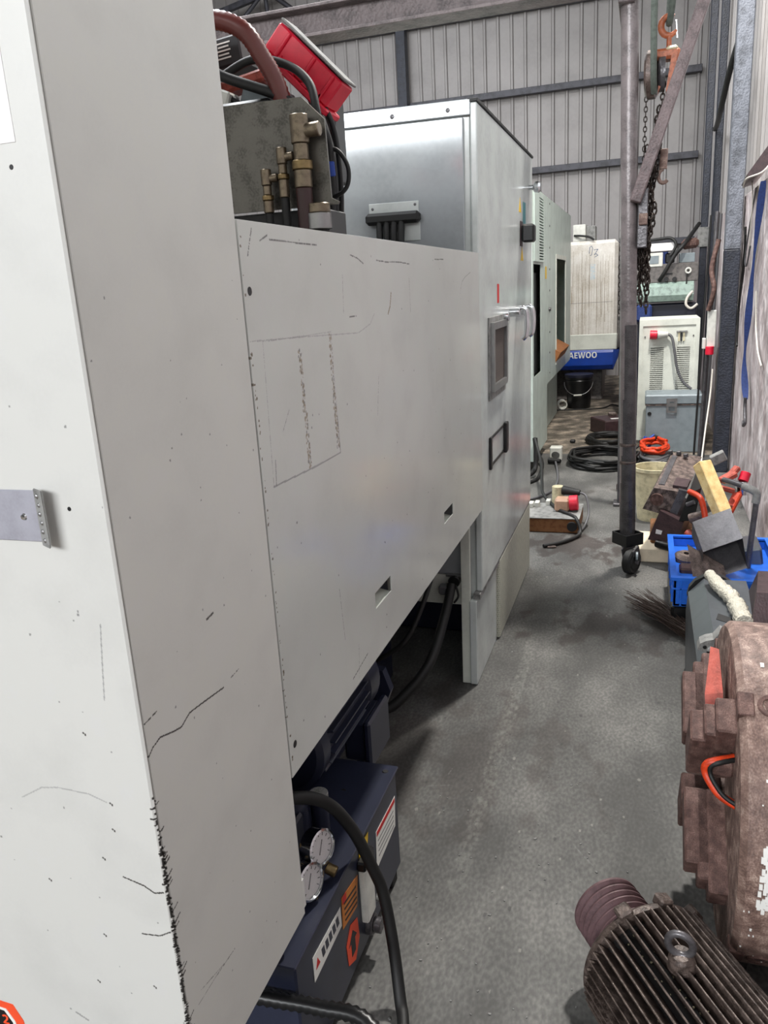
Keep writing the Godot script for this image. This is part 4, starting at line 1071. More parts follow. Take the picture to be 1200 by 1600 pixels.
func build_gantry() -> void:
	var G := thing("lifting_gantry", "steel lifting gantry with a round rolling leg, slanted brace and top beam", "gantry", V(-0.05, 0, -4.1))
	# round leg, worn bright low down, with two weld rings
	var lg := part(cyl(ST(), V(-0.058, 0.16, -4.1), V(-0.108, 2.70, -4.1), 0.0385, 28), "front_leg", M.pole_paint, G)
	part(cyl(ST(), V(-0.0575, 0.17, -4.1), V(-0.077, 1.25, -4.1), 0.0395, 28), "worn_sleeve", M.oily_steel, lg, "dark oily lower sleeve")
	for y in [0.57, 0.66]:
		part(lathe(ST(), Transform3D(Basis(), V(-0.0585 - (y - 0.17) * 0.0185, y, -4.1)), [Vector2(0.0395, -0.008), Vector2(0.0425, 0), Vector2(0.0395, 0.008)], 28), "weld_ring", M.iron_grease, lg)
	# I-beam
	var b := ST()
	bb(b, -4.2, 0.5, 2.69, 2.705, -4.17, -4.03, 0.002)
	bb(b, -4.2, 0.5, 2.815, 2.83, -4.17, -4.03, 0.002)
	bb(b, -4.2, 0.5, 2.705, 2.815, -4.106, -4.094, 0.0)
	part(b, "top_beam", M.beam_paint, G)
	# brace
	var p0 := V(-0.062, 1.80, -4.03)
	var p1 := V(0.235, 2.70, -4.03)
	part(bx(ST(), (p0 + p1) / 2, V(0.082, (p1 - p0).length(), 0.05), 0.004, along(p0, p1 - p0).basis * Basis(V(0, 1, 0), 0.0)), "brace", M.brace_paint, G)
	part(bb(ST(), -0.05, -0.005, 1.60, 1.86, -4.13, -4.05, 0.004), "brace_bracket", M.dark_steel, G)
	part(bb(ST(), -0.044, -0.006, 1.70, 1.75, -4.05, -4.03, 0.003), "rusty_tab", M.rust, G)
	# rear leg that stands in line behind the front one
	part(cyl(ST(), V(-0.112, 0.02, -5.35), V(-0.122, 2.70, -5.35), 0.036, 22), "rear_leg", M.dark_steel, G)
	part(bb(ST(), -0.17, -0.055, 0.0, 0.02, -5.41, -5.29, 0.003), "rear_foot", M.dark_steel, G)
	part(bb(ST(), -0.155, -0.085, 2.62, 2.69, -5.4, -4.03, 0.003), "tie_bar", M.beam_paint, G)
	# foot: corner plates and castor
	var ft := ST()
	var rb := Basis(V(0, 1, 0), 0.72)
	for q in [[V(0, 0, 0.052), V(0.11, 0.062, 0.008)], [V(0.052, 0, 0), V(0.008, 0.062, 0.11)], [V(0, 0, -0.052), V(0.11, 0.062, 0.008)], [V(-0.052, 0, 0), V(0.008, 0.062, 0.11)], [V(0, -0.027, 0), V(0.11, 0.008, 0.11)]]:
		bx(ft, V(-0.055, 0.172, -4.08) + rb * q[0], q[1], 0.001, rb)
	part(ft, "foot_collar", M.black_plastic, G)
	var cs := ST()
	cyl(cs, V(-0.05, 0.125, -4.07), V(-0.05, 0.145, -4.07), 0.035, 20)
	bx(cs, V(-0.062, 0.095, -4.045), V(0.007, 0.09, 0.06), 0.001, Basis(V(0, 1, 0), -0.5) * Basis(V(1, 0, 0), 0.3))
	bx(cs, V(-0.008, 0.095, -4.015), V(0.007, 0.09, 0.06), 0.001, Basis(V(0, 1, 0), -0.5) * Basis(V(1, 0, 0), 0.3))
	cyl(cs, V(-0.068, 0.066, -4.032), V(0.002, 0.066, -3.994), 0.01, 12)
	var cst := part(cs, "castor_fork", M.dark_steel, G)
	part(lathe(ST(), along(V(-0.055, 0.066, -4.025), V(1, -0.0, 0.55)), [Vector2(0, 0), Vector2(0.036, 0), Vector2(0.042, 0.006), Vector2(0.056, 0.002), Vector2(0.066, 0.01), Vector2(0.066, 0.04), Vector2(0.056, 0.048), Vector2(0.042, 0.044), Vector2(0.036, 0.05), Vector2(0, 0.05)], 32), "castor_wheel", M.black_rubber, cst)
	part(cyl(ST(), V(-0.012, 0.1, -4.0), V(0.0, 0.1, -4.0), 0.022, 16), "wheel_cover", M.grey_box, cst)
	# lifting sling
	var sl := thing("lifting_sling", "grey-green webbing sling looped over the gantry beam above the hoist", "sling", V(0.06, 2.7, -4.1))
	for q in [[V(0.01, 2.86, -4.1), V(0.0, 2.83, -4.01), V(-0.005, 2.6, -4.0), V(0.0, 2.35, -4.03), V(0.005, 2.26, -4.1)], [V(0.075, 2.86, -4.1), V(0.075, 2.83, -4.01), V(0.07, 2.62, -4.05), V(0.06, 2.535, -4.13), V(0.06, 2.62, -4.2), V(0.07, 2.83, -4.2), V(0.075, 2.86, -4.1)]]:
		part(tube(ST(), smooth(q, 6), 0.014, 8), "webbing", M.green_rope, sl)
	# chain hoist
	var Hs := thing("chain_hoist", "faded orange hand chain hoist hanging on the sling beside the gantry leg", "hoist", V(0.06, 2.35, -4.16))
	var c := V(0.062, 2.535, -4.16)
	var hk := []
	var hr := []
	for i in 15:
		var t := deg_to_rad(60 + i * 19.0)
		hk.append(c + V(cos(t) * 0.036, sin(t) * 0.04, 0)); hr.append(0.006 + 0.009 * sin(PI * (i + 1) / 16.0))
	var hook := part(tube(ST(), hk, hr, 10), "top_hook", M.orange_paint, Hs)
	part(cyl(ST(), V(0.062, 2.44, -4.16), V(0.062, 2.505, -4.16), 0.011, 14), "hook_shank", M.orange_paint, hook)
	part(bx(ST(), V(0.092, 2.515, -4.16), V(0.01, 0.075, 0.012), 0.002, Basis(V(0, 0, 1), 0.1)), "safety_catch", M.steel, hook)
	var bd := ST()
	bb(bd, -0.025, 0.11, 2.395, 2.44, -4.2, -4.12, 0.012)
	part(bd, "hoist_frame", M.orange_paint, Hs)
	part(bb(ST(), 0.05, 0.1, 2.425, 2.447, -4.195, -4.118, 0.01), "highlight", M.cream_plastic, Hs, "painted pale yoke")  # pale block put in as the highlight on the hoist frame
	part(prism(ST(), Transform3D(Basis(), V(0, 0, -4.15)), [Vector2(0.03, 2.42), Vector2(0.055, 2.42), Vector2(0.035, 2.29), Vector2(0.02, 2.26)], 0.07), "side_plate", M.orange_paint, Hs)
	part(prism(ST(), Transform3D(Basis(), V(0, 0, -4.15)), [Vector2(0.075, 2.42), Vector2(0.1, 2.42), Vector2(0.085, 2.3), Vector2(0.06, 2.25), Vector2(0.055, 2.27)], 0.07), "side_plate", M.orange_paint, Hs)
	var cv := along(V(-0.035, 2.345, -4.16), V(1, 0, 0.1))
	part(lathe(ST(), cv, [Vector2(0, 0), Vector2(0.085, 0.002), Vector2(0.1, 0.012), Vector2(0.1, 0.045), Vector2(0.09, 0.05), Vector2(0, 0.05)], 32), "wheel_cover", M.iron_grease, Hs)
	part(lathe(ST(), along(V(0.02, 2.345, -4.16), V(1, 0, 0)), [Vector2(0, 0), Vector2(0.07, 0), Vector2(0.075, 0.01), Vector2(0.075, 0.03), Vector2(0, 0.03)], 24), "gear_case", M.dark_steel, Hs)
	# hanging chains
	var rng := RandomNumberGenerator.new()
	rng.seed = 3
	var lc := ST()
	chain(lc, [V(0.045, 2.3, -4.16), V(0.035, 2.1, -4.16), V(0.04, 1.98, -4.16)], 0.026, 0.0034)
	part(lc, "load_chain", M.chain, Hs).set_meta("kind", "stuff")
	var hc := ST()
	chain(hc, [V(-0.028, 2.25, -4.17), V(-0.032, 1.9, -4.17), V(-0.118, 1.75, -4.15), V(-0.126, 1.5, -4.15), V(-0.122, 1.3, -4.15)], 0.022, 0.0026)
	part(hc, "hand_chain", M.chain, Hs).set_meta("kind", "stuff")
	for k in 9:
		var P := []
		var y := 2.2 - 0.04 * k
		var x0 := 0.03 - k * 0.008
		while y > 1.28 + 0.05 * (k % 4):
			var f := (2.2 - y)
			P.append(V(x0 - f * 0.035 + rng.randf_range(-0.012, 0.012), y, -4.17 + rng.randf_range(-0.03, 0.02)))
			y -= 0.07
		var cc := ST()
		chain(cc, P, 0.03, 0.0044)
		part(cc, "chain_fall", M.chain, Hs).set_meta("kind", "stuff")
	var lh := ST()
	var hk2 := []
	for i in 12:
		var t := deg_to_rad(90 + i * 21.0)
		hk2.append(V(0.058 + cos(t) * 0.022, 1.915 + sin(t) * 0.03, -4.16))
	tube(lh, hk2, 0.009, 8)
	cyl(lh, V(0.055, 1.945, -4.16), V(0.058, 2.03, -4.16), 0.018, 12)
	part(lh, "load_hook", M.rust, Hs)

func build_lamp() -> void:
	# workshop lamp hung from the roof over the aisle, above the frame
	var p := V(0.40, 6.1, -5.05)
	var Lm := thing("bay_lamp", "round metal workshop lamp hung from the roof high over the aisle", "lamp", p)
	part(lathe(ST(), Transform3D(Basis(), p), [Vector2(0.22, 0.0), Vector2(0.215, 0.01), Vector2(0.15, 0.14), Vector2(0.07, 0.2), Vector2(0.06, 0.3), Vector2(0, 0.31)], 32), "lamp_shade", M.steel, Lm)
	part(cyl(ST(), p + V(0, 0.3, 0), V(p.x, 6.5, p.z), 0.012, 10), "hanging_rod", M.dark_steel, Lm)
	part(cyl(ST(), p + V(0, 0.005, 0), p + V(0, 0.012, 0), 0.19, 28), "lamp_glass", M.lamp_glow, Lm)
	area("bay_lamp_light", p + V(0, -0.01, 0), V(0, -1, 0), V(0, 0, 1), Vector2(0.34, 0.34), 440.0, Color(1.0, 0.985, 0.96))

# ---------------------------------------------------------------- old machine, welder and box at the far end
func build_back_corner() -> void:
	var O := thing("old_machine", "old grey machine head with a pale green lower cover behind the welder", "machine", V(0.2, 0, -9.2))
	var fr := Transform3D(Basis(), V(0, 0, -9.0))
	part(bb(ST(), -0.2, 0.5, 1.40, 1.585, -9.3, -9.0, 0.006), "control_panel", M.console_grey, O)
	for x in [0.19, 0.27]:
		part(cyl(ST(), V(x, 1.43, -9.0), V(x, 1.43, -8.96), 0.022, 14), "control_knob", M.black_plastic, O)
	part(bb(ST(), 0.17, 0.25, 1.475, 1.49, -9.0, -8.996, 0.0), "name_strip", M.black_print, O)
	var ring := []
	for i in 14: ring.append(V(0.40 + cos(TAU * i / 14) * 0.024, 1.505 + sin(TAU * i / 14) * 0.024, -8.98))
	part(tube(ST(), ring, 0.01, 8, true), "eye_ring", M.white_plastic, O)
	part(tube(ST(), smooth([V(0.39, 1.48, -8.98), V(0.385, 1.35, -8.97), V(0.38, 1.25, -8.97)], 5), 0.008, 6), "hanging_lead", M.black_rubber, O)
	var cv := ST()
	prism(cv, Transform3D(Basis(V(0, 0, 1), V(0, 1, 0), V(-1, 0, 0)), V(0.16, 0, 0)), [Vector2(-9.3, 1.4), Vector2(-9.0, 1.4), Vector2(-8.95, 1.36), Vector2(-8.94, 1.27), Vector2(-8.97, 1.21), Vector2(-9.3, 1.19)], 0.6)
	part(cv, "pale_cover", M.pale_green_metal, O, "pale green lower cover")
	part(bb(ST(), -0.25, 0.5, 0.0, 1.18, -9.5, -9.05, 0.008), "column_body", M.navy_dark, O)
	part(tube(ST(), smooth([V(0.45, 1.3, -8.95), V(0.4, 1.24, -8.93), V(0.39, 1.17, -8.92), V(0.44, 1.13, -8.92), V(0.5, 1.17, -8.93)], 6), 0.014, 8), "pale_hose_loop", M.wire_white, O)
	single(bx(ST(), V(-0.02, 1.1, -8.98), V(0.16, 0.17, 0.05), 0.02), "blue_cloth", M.strap_blue, "faded blue cloth hung below the pale green cover", "cloth")
	var tp := thing("meter_box", "white framed square meter box standing on the old machine head", "meter", V(0.06, 1.585, -9.1))
	part(bb(ST(), -0.02, 0.15, 1.56, 1.70, -9.2, -8.99, 0.006), "meter_case", M.white_plastic, tp)
	part(bb(ST(), 0.02, 0.11, 1.59, 1.67, -8.992, -8.985, 0.002), "meter_window", M.grey_box, tp)
	single(bb(ST(), -0.04, 0.27, 1.71, 1.79, -9.25, -8.98, 0.004), "paper_carton", M.paper, "flat pale carton lying on top of the meter box", "carton")
	single(bb(ST(), 0.31, 0.46, 1.586, 1.68, -9.25, -9.02, 0.004), "grey_carton", M.grey_box, "small grey carton at the post on the old machine head", "carton")
	single(bx(ST(), V(0.22, 1.64, -9.12), V(0.09, 0.1, 0.1), 0.01), "cable_drum", M.black_plastic, "small black block between the meter box and the grey carton", "block")
	single(bx(ST(), V(0.41, 1.77, -9.1), V(0.17, 0.1, 0.12), 0.03, Basis(V(0, 0, 1), 0.1)), "rag_bundle", M.rust_dark, "reddish rag bundle against the dark post above the grey carton", "rag")
	for q in [["black cable slanting from the dark post down across the old machine head", [V(0.50, 1.97, -9.3), V(0.36, 1.78, -8.95), V(0.26, 1.66, -8.92), V(0.17, 1.5, -8.93), V(0.12, 1.42, -8.97)], 0.02], ["black cable arching over the pale carton", [V(-0.08, 1.82, -9.1), V(0.1, 1.83, -9.0), V(0.22, 1.83, -8.97), V(0.27, 1.76, -8.95), V(0.22, 1.66, -8.94)], 0.016]]:
		single(tube(ST(), smooth(q[1], 7), q[2], 8), "power_cable", M.black_rubber, q[0], "cable", "cables on the old machine head")
	# welding power source
	var W := thing("welder_cabinet", "cream sheet-metal power cabinet with two columns of louvres and a red plug", "cabinet", V(0.2, 0, -7.8))
	var cs := ST()
	bb(cs, -0.05, 0.45, 0.03, 0.034, -8.1, -7.54, 0.0)
	bb(cs, -0.05, 0.45, 1.09, 1.1, -8.1, -7.54, 0.004)
	bb(cs, -0.05, -0.046, 0.03, 1.1, -8.1, -7.54, 0.0)
	bb(cs, 0.446, 0.45, 0.03, 1.1, -8.1, -7.54, 0.0)
	bb(cs, -0.05, 0.45, 0.03, 1.1, -8.1, -8.096, 0.0)
	part(cs, "case", M.paint_cream, W)
	var hs := []
	for i in 26:
		hs.append(Rect2(0.05, 0.42 + i * 0.0172, 0.11, 0.008))
		hs.append(Rect2(0.268, 0.42 + i * 0.0172, 0.11, 0.008))
	part(plate(ST(), Transform3D(Basis(), V(0, 0, -7.505)), Rect2(-0.02, 0.06, 0.44, 0.99), hs, 0.01), "front_panel", M.paint_cream, W)
	part(plate(ST(), Transform3D(Basis(), V(0, 0, -7.515)), Rect2(-0.05, 0.03, 0.5, 1.07), [Rect2(-0.018, 0.062, 0.436, 0.986)], 0.05), "front_frame", M.paint_cream, W)
	for x in [0.0, 0.4]:
		part(cyl(ST(), V(x, 0.955, -7.5), V(x, 0.955, -7.492), 0.006, 10), "panel_screw", M.dark_steel, W)
	var bk := part(bb(ST(), 0.26, 0.35, 0.985, 1.0, -7.5, -7.48, 0.002), "breaker_lip", M.dusty_grey, W)
	for i in 3:
		part(bb(ST(), 0.275 + i * 0.02, 0.288 + i * 0.02, 0.91, 0.985, -7.5, -7.485, 0.001), "breaker", M.black_print if i == 1 else M.cream_plastic, bk)
	part(bb(ST(), -0.06, -0.02, 0.0, 0.035, -7.6, -7.5, 0.004), "foot", M.steel, W)
	part(bb(ST(), 0.36, 0.4, 0.0, 0.035, -7.6, -7.5, 0.004), "foot", M.steel, W)
	var pg := thing("power_plug", "red and white industrial plug on the cream power cabinet front", "plug", V(0.1, 0.97, -7.46))
	part(cyl(ST(), V(0.04, 0.975, -7.46), V(0.10, 0.972, -7.46), 0.038, 20), "plug_head", M.red_plastic, pg)
	part(cyl(ST(), V(0.10, 0.972, -7.46), V(0.19, 0.975, -7.47), 0.034, 18, 0.02), "plug_body", M.white_plastic, pg)
	part(tube(ST(), smooth([V(0.18, 0.975, -7.47), V(0.22, 0.95, -7.46), V(0.245, 0.85, -7.44), V(0.275, 0.68, -7.43), V(0.33, 0.56, -7.42), V(0.4, 0.5, -7.41)], 8), 0.012, 8), "plug_cable", M.grey_cable, pg)
	# grey box with a hasp
	var X := thing("hasp_box", "scuffed light grey steel chest with a hasp before the cream power cabinet", "box", V(0.25, 0, -7.25))
	part(bb(ST(), 0.025, 0.465, 0.0, 0.41, -7.42, -7.1, 0.006), "chest", M.grey_box, X)
	var lid := part(bb(ST(), 0.015, 0.475, 0.412, 0.495, -7.43, -7.09, 0.01), "lid", M.grey_box, X)
	part(bb(ST(), 0.018, 0.472, 0.405, 0.414, -7.425, -7.092, 0.0), "lid_seam", M.iron_grease, lid)
	var hsx := ST()
	plate(hsx, Transform3D(Basis(), V(0, 0, -7.085)), Rect2(0.19, 0.345, 0.085, 0.12), [Rect2(0.208, 0.36, 0.05, 0.035), Rect2(0.215, 0.425, 0.035, 0.012)], 0.008)
	part(hsx, "hasp", M.steel, X)
	part(cyl(ST(), V(0.055, 0.335, -7.1), V(0.055, 0.335, -7.094), 0.016, 16), "lock_hole_shade", M.black_print, X)  # black disc painted as the dark of the keyhole
	var cl := thing("blue_clamp", "blue handled welding clamp resting against the grey steel chest", "clamp", V(0.06, 0.12, -7.0))
	for q in [[V(0.01, 0.1, -6.98), V(0.1, 0.16, -7.05)], [V(0.02, 0.15, -6.98), V(0.1, 0.1, -7.05)], [V(0.04, 0.04, -6.96), V(0.08, 0.1, -7.03)]]:
		part(cyl(ST(), q[0], q[1], 0.014, 10, 0.01), "clamp_jaw", M.blue_grip, cl)
	part(cyl(ST(), V(0.1, 0.14, -7.05), V(0.125, 0.135, -7.02), 0.022, 12), "clamp_joint", M.black_rubber, cl)
	part(tube(ST(), smooth([V(0.01, 0.1, -6.98), V(-0.05, 0.06, -6.95), V(-0.1, 0.012, -6.9)], 6), 0.01, 8), "clamp_lead", M.black_rubber, cl)

# ---------------------------------------------------------------- things on the aisle floor
func coil(c: Vector3, rx: float, rz: float, n: int, r: float, seed_: int, flat := 0.012) -> Array:
	var rng := RandomNumberGenerator.new()
	rng.seed = seed_
	var P := []
	for i in n * 14:
		var t := TAU * i / 14.0
		var k := 0.82 + 0.22 * rng.randf()
		P.append(c + V(cos(t) * rx * k, r + (i / 14) * flat + 0.012 * rng.randf(), sin(t) * rz * k))
	return smooth(P, 3)

func build_floor_things() -> void:
	single(tube(ST(), coil(V(-0.3, 0, -6.62), 0.28, 0.34, 7, 0.011, 2), 0.011, 7), "cable_coil", M.black_rubber, "wide coil of thin black cable on the floor behind the gantry leg", "cable coil", "cable coils")
	single(tube(ST(), coil(V(-0.29, 0, -7.5), 0.2, 0.26, 4, 0.016, 7), 0.016, 7), "cable_coil", M.black_rubber, "small coil of thick black cable beside the brown grinder block", "cable coil", "cable coils")
	single(tube(ST(), coil(V(0.10, 0, -6.75), 0.12, 0.26, 4, 0.014, 9), 0.014, 7), "cable_coil", M.grey_cable, "coil of grey cable under the orange one by the steel chest", "cable coil", "cable coils")
	var oc := []
	for p in coil(V(0.10, 0.078, -6.8), 0.11, 0.24, 4, 0.014, 12): oc.append(p)
	single(tube(ST(), oc, 0.014, 7), "cable_coil", M.orange, "coil of bright orange cable in front of the grey steel chest", "cable coil", "cable coils")
	# loose leads around the cabinet foot
	var leads := [
		["black cable running down from the vented enclosure to the timber block", [V(-0.80, 0.3, -6.16), V(-0.72, 0.16, -5.9), V(-0.665, 0.1, -5.5), V(-0.62, 0.1, -5.2), V(-0.50, 0.105, -4.85), V(-0.40, 0.1, -4.72), V(-0.36, 0.09, -4.66), V(-0.335, 0.02, -4.6), V(-0.42, 0.012, -4.45), V(-0.52, 0.012, -4.36)], 0.011],
		["grey lead curving from the white socket box to the cabinet", [V(-0.69, 0.03, -6.6), V(-0.64, 0.012, -6.3), V(-0.6, 0.012, -5.9), V(-0.62, 0.012, -5.6), V(-0.72, 0.012, -5.4), V(-0.86, 0.012, -5.3)], 0.009],
		["black cable looping beside the foot of the vented enclosure", [V(-0.9, 0.06, -6.5), V(-0.83, 0.06, -6.6), V(-0.77, 0.04, -6.4), V(-0.76, 0.014, -6.0), V(-0.85, 0.014, -5.8)], 0.014],
		["thin black lead dropping from the vented enclosure to the floor", [V(-0.80, 0.3, -6.17), V(-0.79, 0.18, -6.15), V(-0.8, 0.05, -6.1), V(-0.9, 0.022, -5.9)], 0.02]]
	for q in leads:
		single(tube(ST(), smooth(q[1], 9), q[2], 8), "loose_cable", M.grey_cable if q[2] < 0.01 else M.black_rubber, q[0], "cable", "loose cables by the cabinet foot")
	var sb := thing("socket_box", "small white socket box on the floor beside the wide black coil", "socket box", V(-0.7, 0, -6.75))
	part(bb(ST(), -0.745, -0.645, 0.0, 0.115, -6.8, -6.7, 0.006), "socket_case", M.white_plastic, sb)
	part(cyl(ST(), V(-0.695, 0.055, -6.7), V(-0.695, 0.052, -6.69), 0.034, 18), "socket_face", M.dusty_grey, sb)
	single(cyl(ST(), V(-0.74, 0.03, -6.58), V(-0.64, 0.03, -6.55), 0.026, 12, 0.02), "black_plug", M.black_rubber, "black plug lying in front of the white socket box", "plug")
	# timber with fittings on it
	var tb := thing("timber_block", "thick dark timber block with a pale worn top beside the cabinet plinth", "timber", V(-0.55, 0, -4.83))
	part(bb(ST(), -0.9, -0.345, 0.0, 0.088, -5.0, -4.66, 0.006), "timber_body", M.wood_dark, tb)
	part(bb(ST(), -0.9, -0.342, 0.088, 0.094, -5.005, -4.655, 0.002), "steel_top", M.dusty_grey, tb, "grey metal cover plate")
	part(cyl(ST(), V(-0.385, 0.045, -4.66), V(-0.385, 0.045, -4.645), 0.03, 16), "bore", M.black_print, tb)  # black disc painted as the shade inside the bore
	var rs := thing("red_socket", "red and peach coupling socket lying on the timber block", "socket", V(-0.45, 0.13, -4.83))
	part(cyl(ST(), V(-0.415, 0.143, -4.83), V(-0.365, 0.148, -4.83), 0.047, 20), "socket_ring", M.red_plastic, rs)
	part(bx(ST(), V(-0.46, 0.135, -4.84), V(0.09, 0.078, 0.1), 0.012), "socket_body", M.peach, rs)
	var ep := thing("extension_plug", "cream plug with a black grip on a lead behind the red socket", "plug", V(-0.47, 0.2, -4.95))
	part(cyl(ST(), V(-0.50, 0.094, -4.97), V(-0.5, 0.215, -4.97), 0.038, 18), "plug_stand", M.cream_plastic, ep)
	part(cyl(ST(), V(-0.47, 0.195, -4.95), V(-0.36, 0.185, -4.93), 0.03, 14, 0.018), "plug_grip", M.black_rubber, ep)
	part(tube(ST(), smooth([V(-0.36, 0.185, -4.93), V(-0.32, 0.17, -4.9), V(-0.30, 0.08, -4.84), V(-0.32, 0.02, -4.75), V(-0.345, 0.02, -4.63)], 8), 0.007, 8), "plug_lead", M.grey_cable, ep)
	for q in [[-0.66, -4.9, "white ceramic terminal piece nearest the cabinet on the timber block"], [-0.625, -4.92, "white ceramic terminal piece second from the cabinet on the timber block"], [-0.56, -4.97, "larger white ceramic terminal piece near the red socket"]]:
		single(bb(ST(), q[0] - 0.014, q[0] + 0.014, 0.094, 0.125, q[1] - 0.03, q[1] + 0.03, 0.003), "terminal_piece", M.white_plastic, q[2], "terminal", "white terminals on the timber block")
	# grinder-like dark block by the small coil
	var dk := thing("tool_block", "dark brown steel block with a pale tag behind the gantry leg", "block", V(-0.3, 0, -8.1))
	part(bx(ST(), V(-0.29, 0.075, -8.05), V(0.3, 0.145, 0.34), 0.01, Basis(V(0, 1, 0), 0.5)), "block_body", M.iron_purple, dk)
	part(bb(ST(), -0.33, -0.25, 0.145, 0.185, -8.2, -8.13, 0.01), "knob", M.iron_grease, dk)
	part(bx(ST(), V(-0.25, 0.15, -7.98), V(0.1, 0.004, 0.04), 0.0, Basis(V(0, 1, 0), 0.3)), "paper_tag", M.paper, dk)
	single(bx(ST(), V(-0.62, 0.016, -7.5), V(0.05, 0.032, 0.05), 0.01), "rubber_stop", M.black_rubber, "small black rubber lump alone on the floor near the vented enclosure", "lump")
	single(bx(ST(), V(-0.475, 0.006, -4.37), V(0.05, 0.01, 0.02), 0.003, Basis(V(0, 1, 0), 0.4)), "wood_chip", M.iron_grease, "small bent scrap piece on the dark brown floor before the timber block", "scrap")
	single(bx(ST(), V(-0.125, 0.03, -5.72), V(0.07, 0.06, 0.06), 0.012, Basis(V(0, 1, 0), 0.6)), "rubber_stop", M.iron_purple, "brown iron lump right behind the gantry leg", "lump")
	# pale chips swept over the concrete
	var rng := RandomNumberGenerator.new()
	rng.seed = 31
	var ch := ST()
	for i in 170:
		var p := V(rng.randf_range(-0.55, 0.25), 0.0015, -1.15 - rng.randf() * rng.randf() * 3.2)
		var sz := 0.002 + 0.005 * rng.randf() * rng.randf() * rng.randf()
		bx(ch, p, V(sz * 1.6, 0.0015, sz), 0.0, Basis(V(0, 1, 0), rng.randf() * 3.0))
	var chips := single(ch, "metal_chips", M.dusty_grey, "pale chips and crumbs scattered over the concrete aisle", "chips")
	chips.set_meta("kind", "stuff")
	# twig broom
	var br := thing("twig_broom", "bundle of dark broom twigs lying on the floor before the blue crate", "broom", V(0.1, 0, -3.4))
	var bs := ST()
	for i in 110:
		var a := V(0.215, 0.045, -3.215) + V(rng.randf_range(-0.02, 0.02), rng.randf_range(-0.03, 0.035), rng.randf_range(-0.025, 0.025))
		var e := V(-0.015 + rng.randf_range(-0.05, 0.06), 0.012 + rng.randf() * 0.05, -3.57 + rng.randf_range(-0.11, 0.09))
		var m := a.lerp(e, 0.5) + V(0, rng.randf_range(0, 0.02), 0)
		tube(bs, [a, m, e], [0.0022, 0.0018, 0.0007], 4)
	part(bs, "twigs", M.twig, br).set_meta("kind", "stuff")
	part(cyl(ST(), V(0.205, 0.05, -3.235), V(0.245, 0.055, -3.17), 0.026, 14), "binding", M.twig, br)

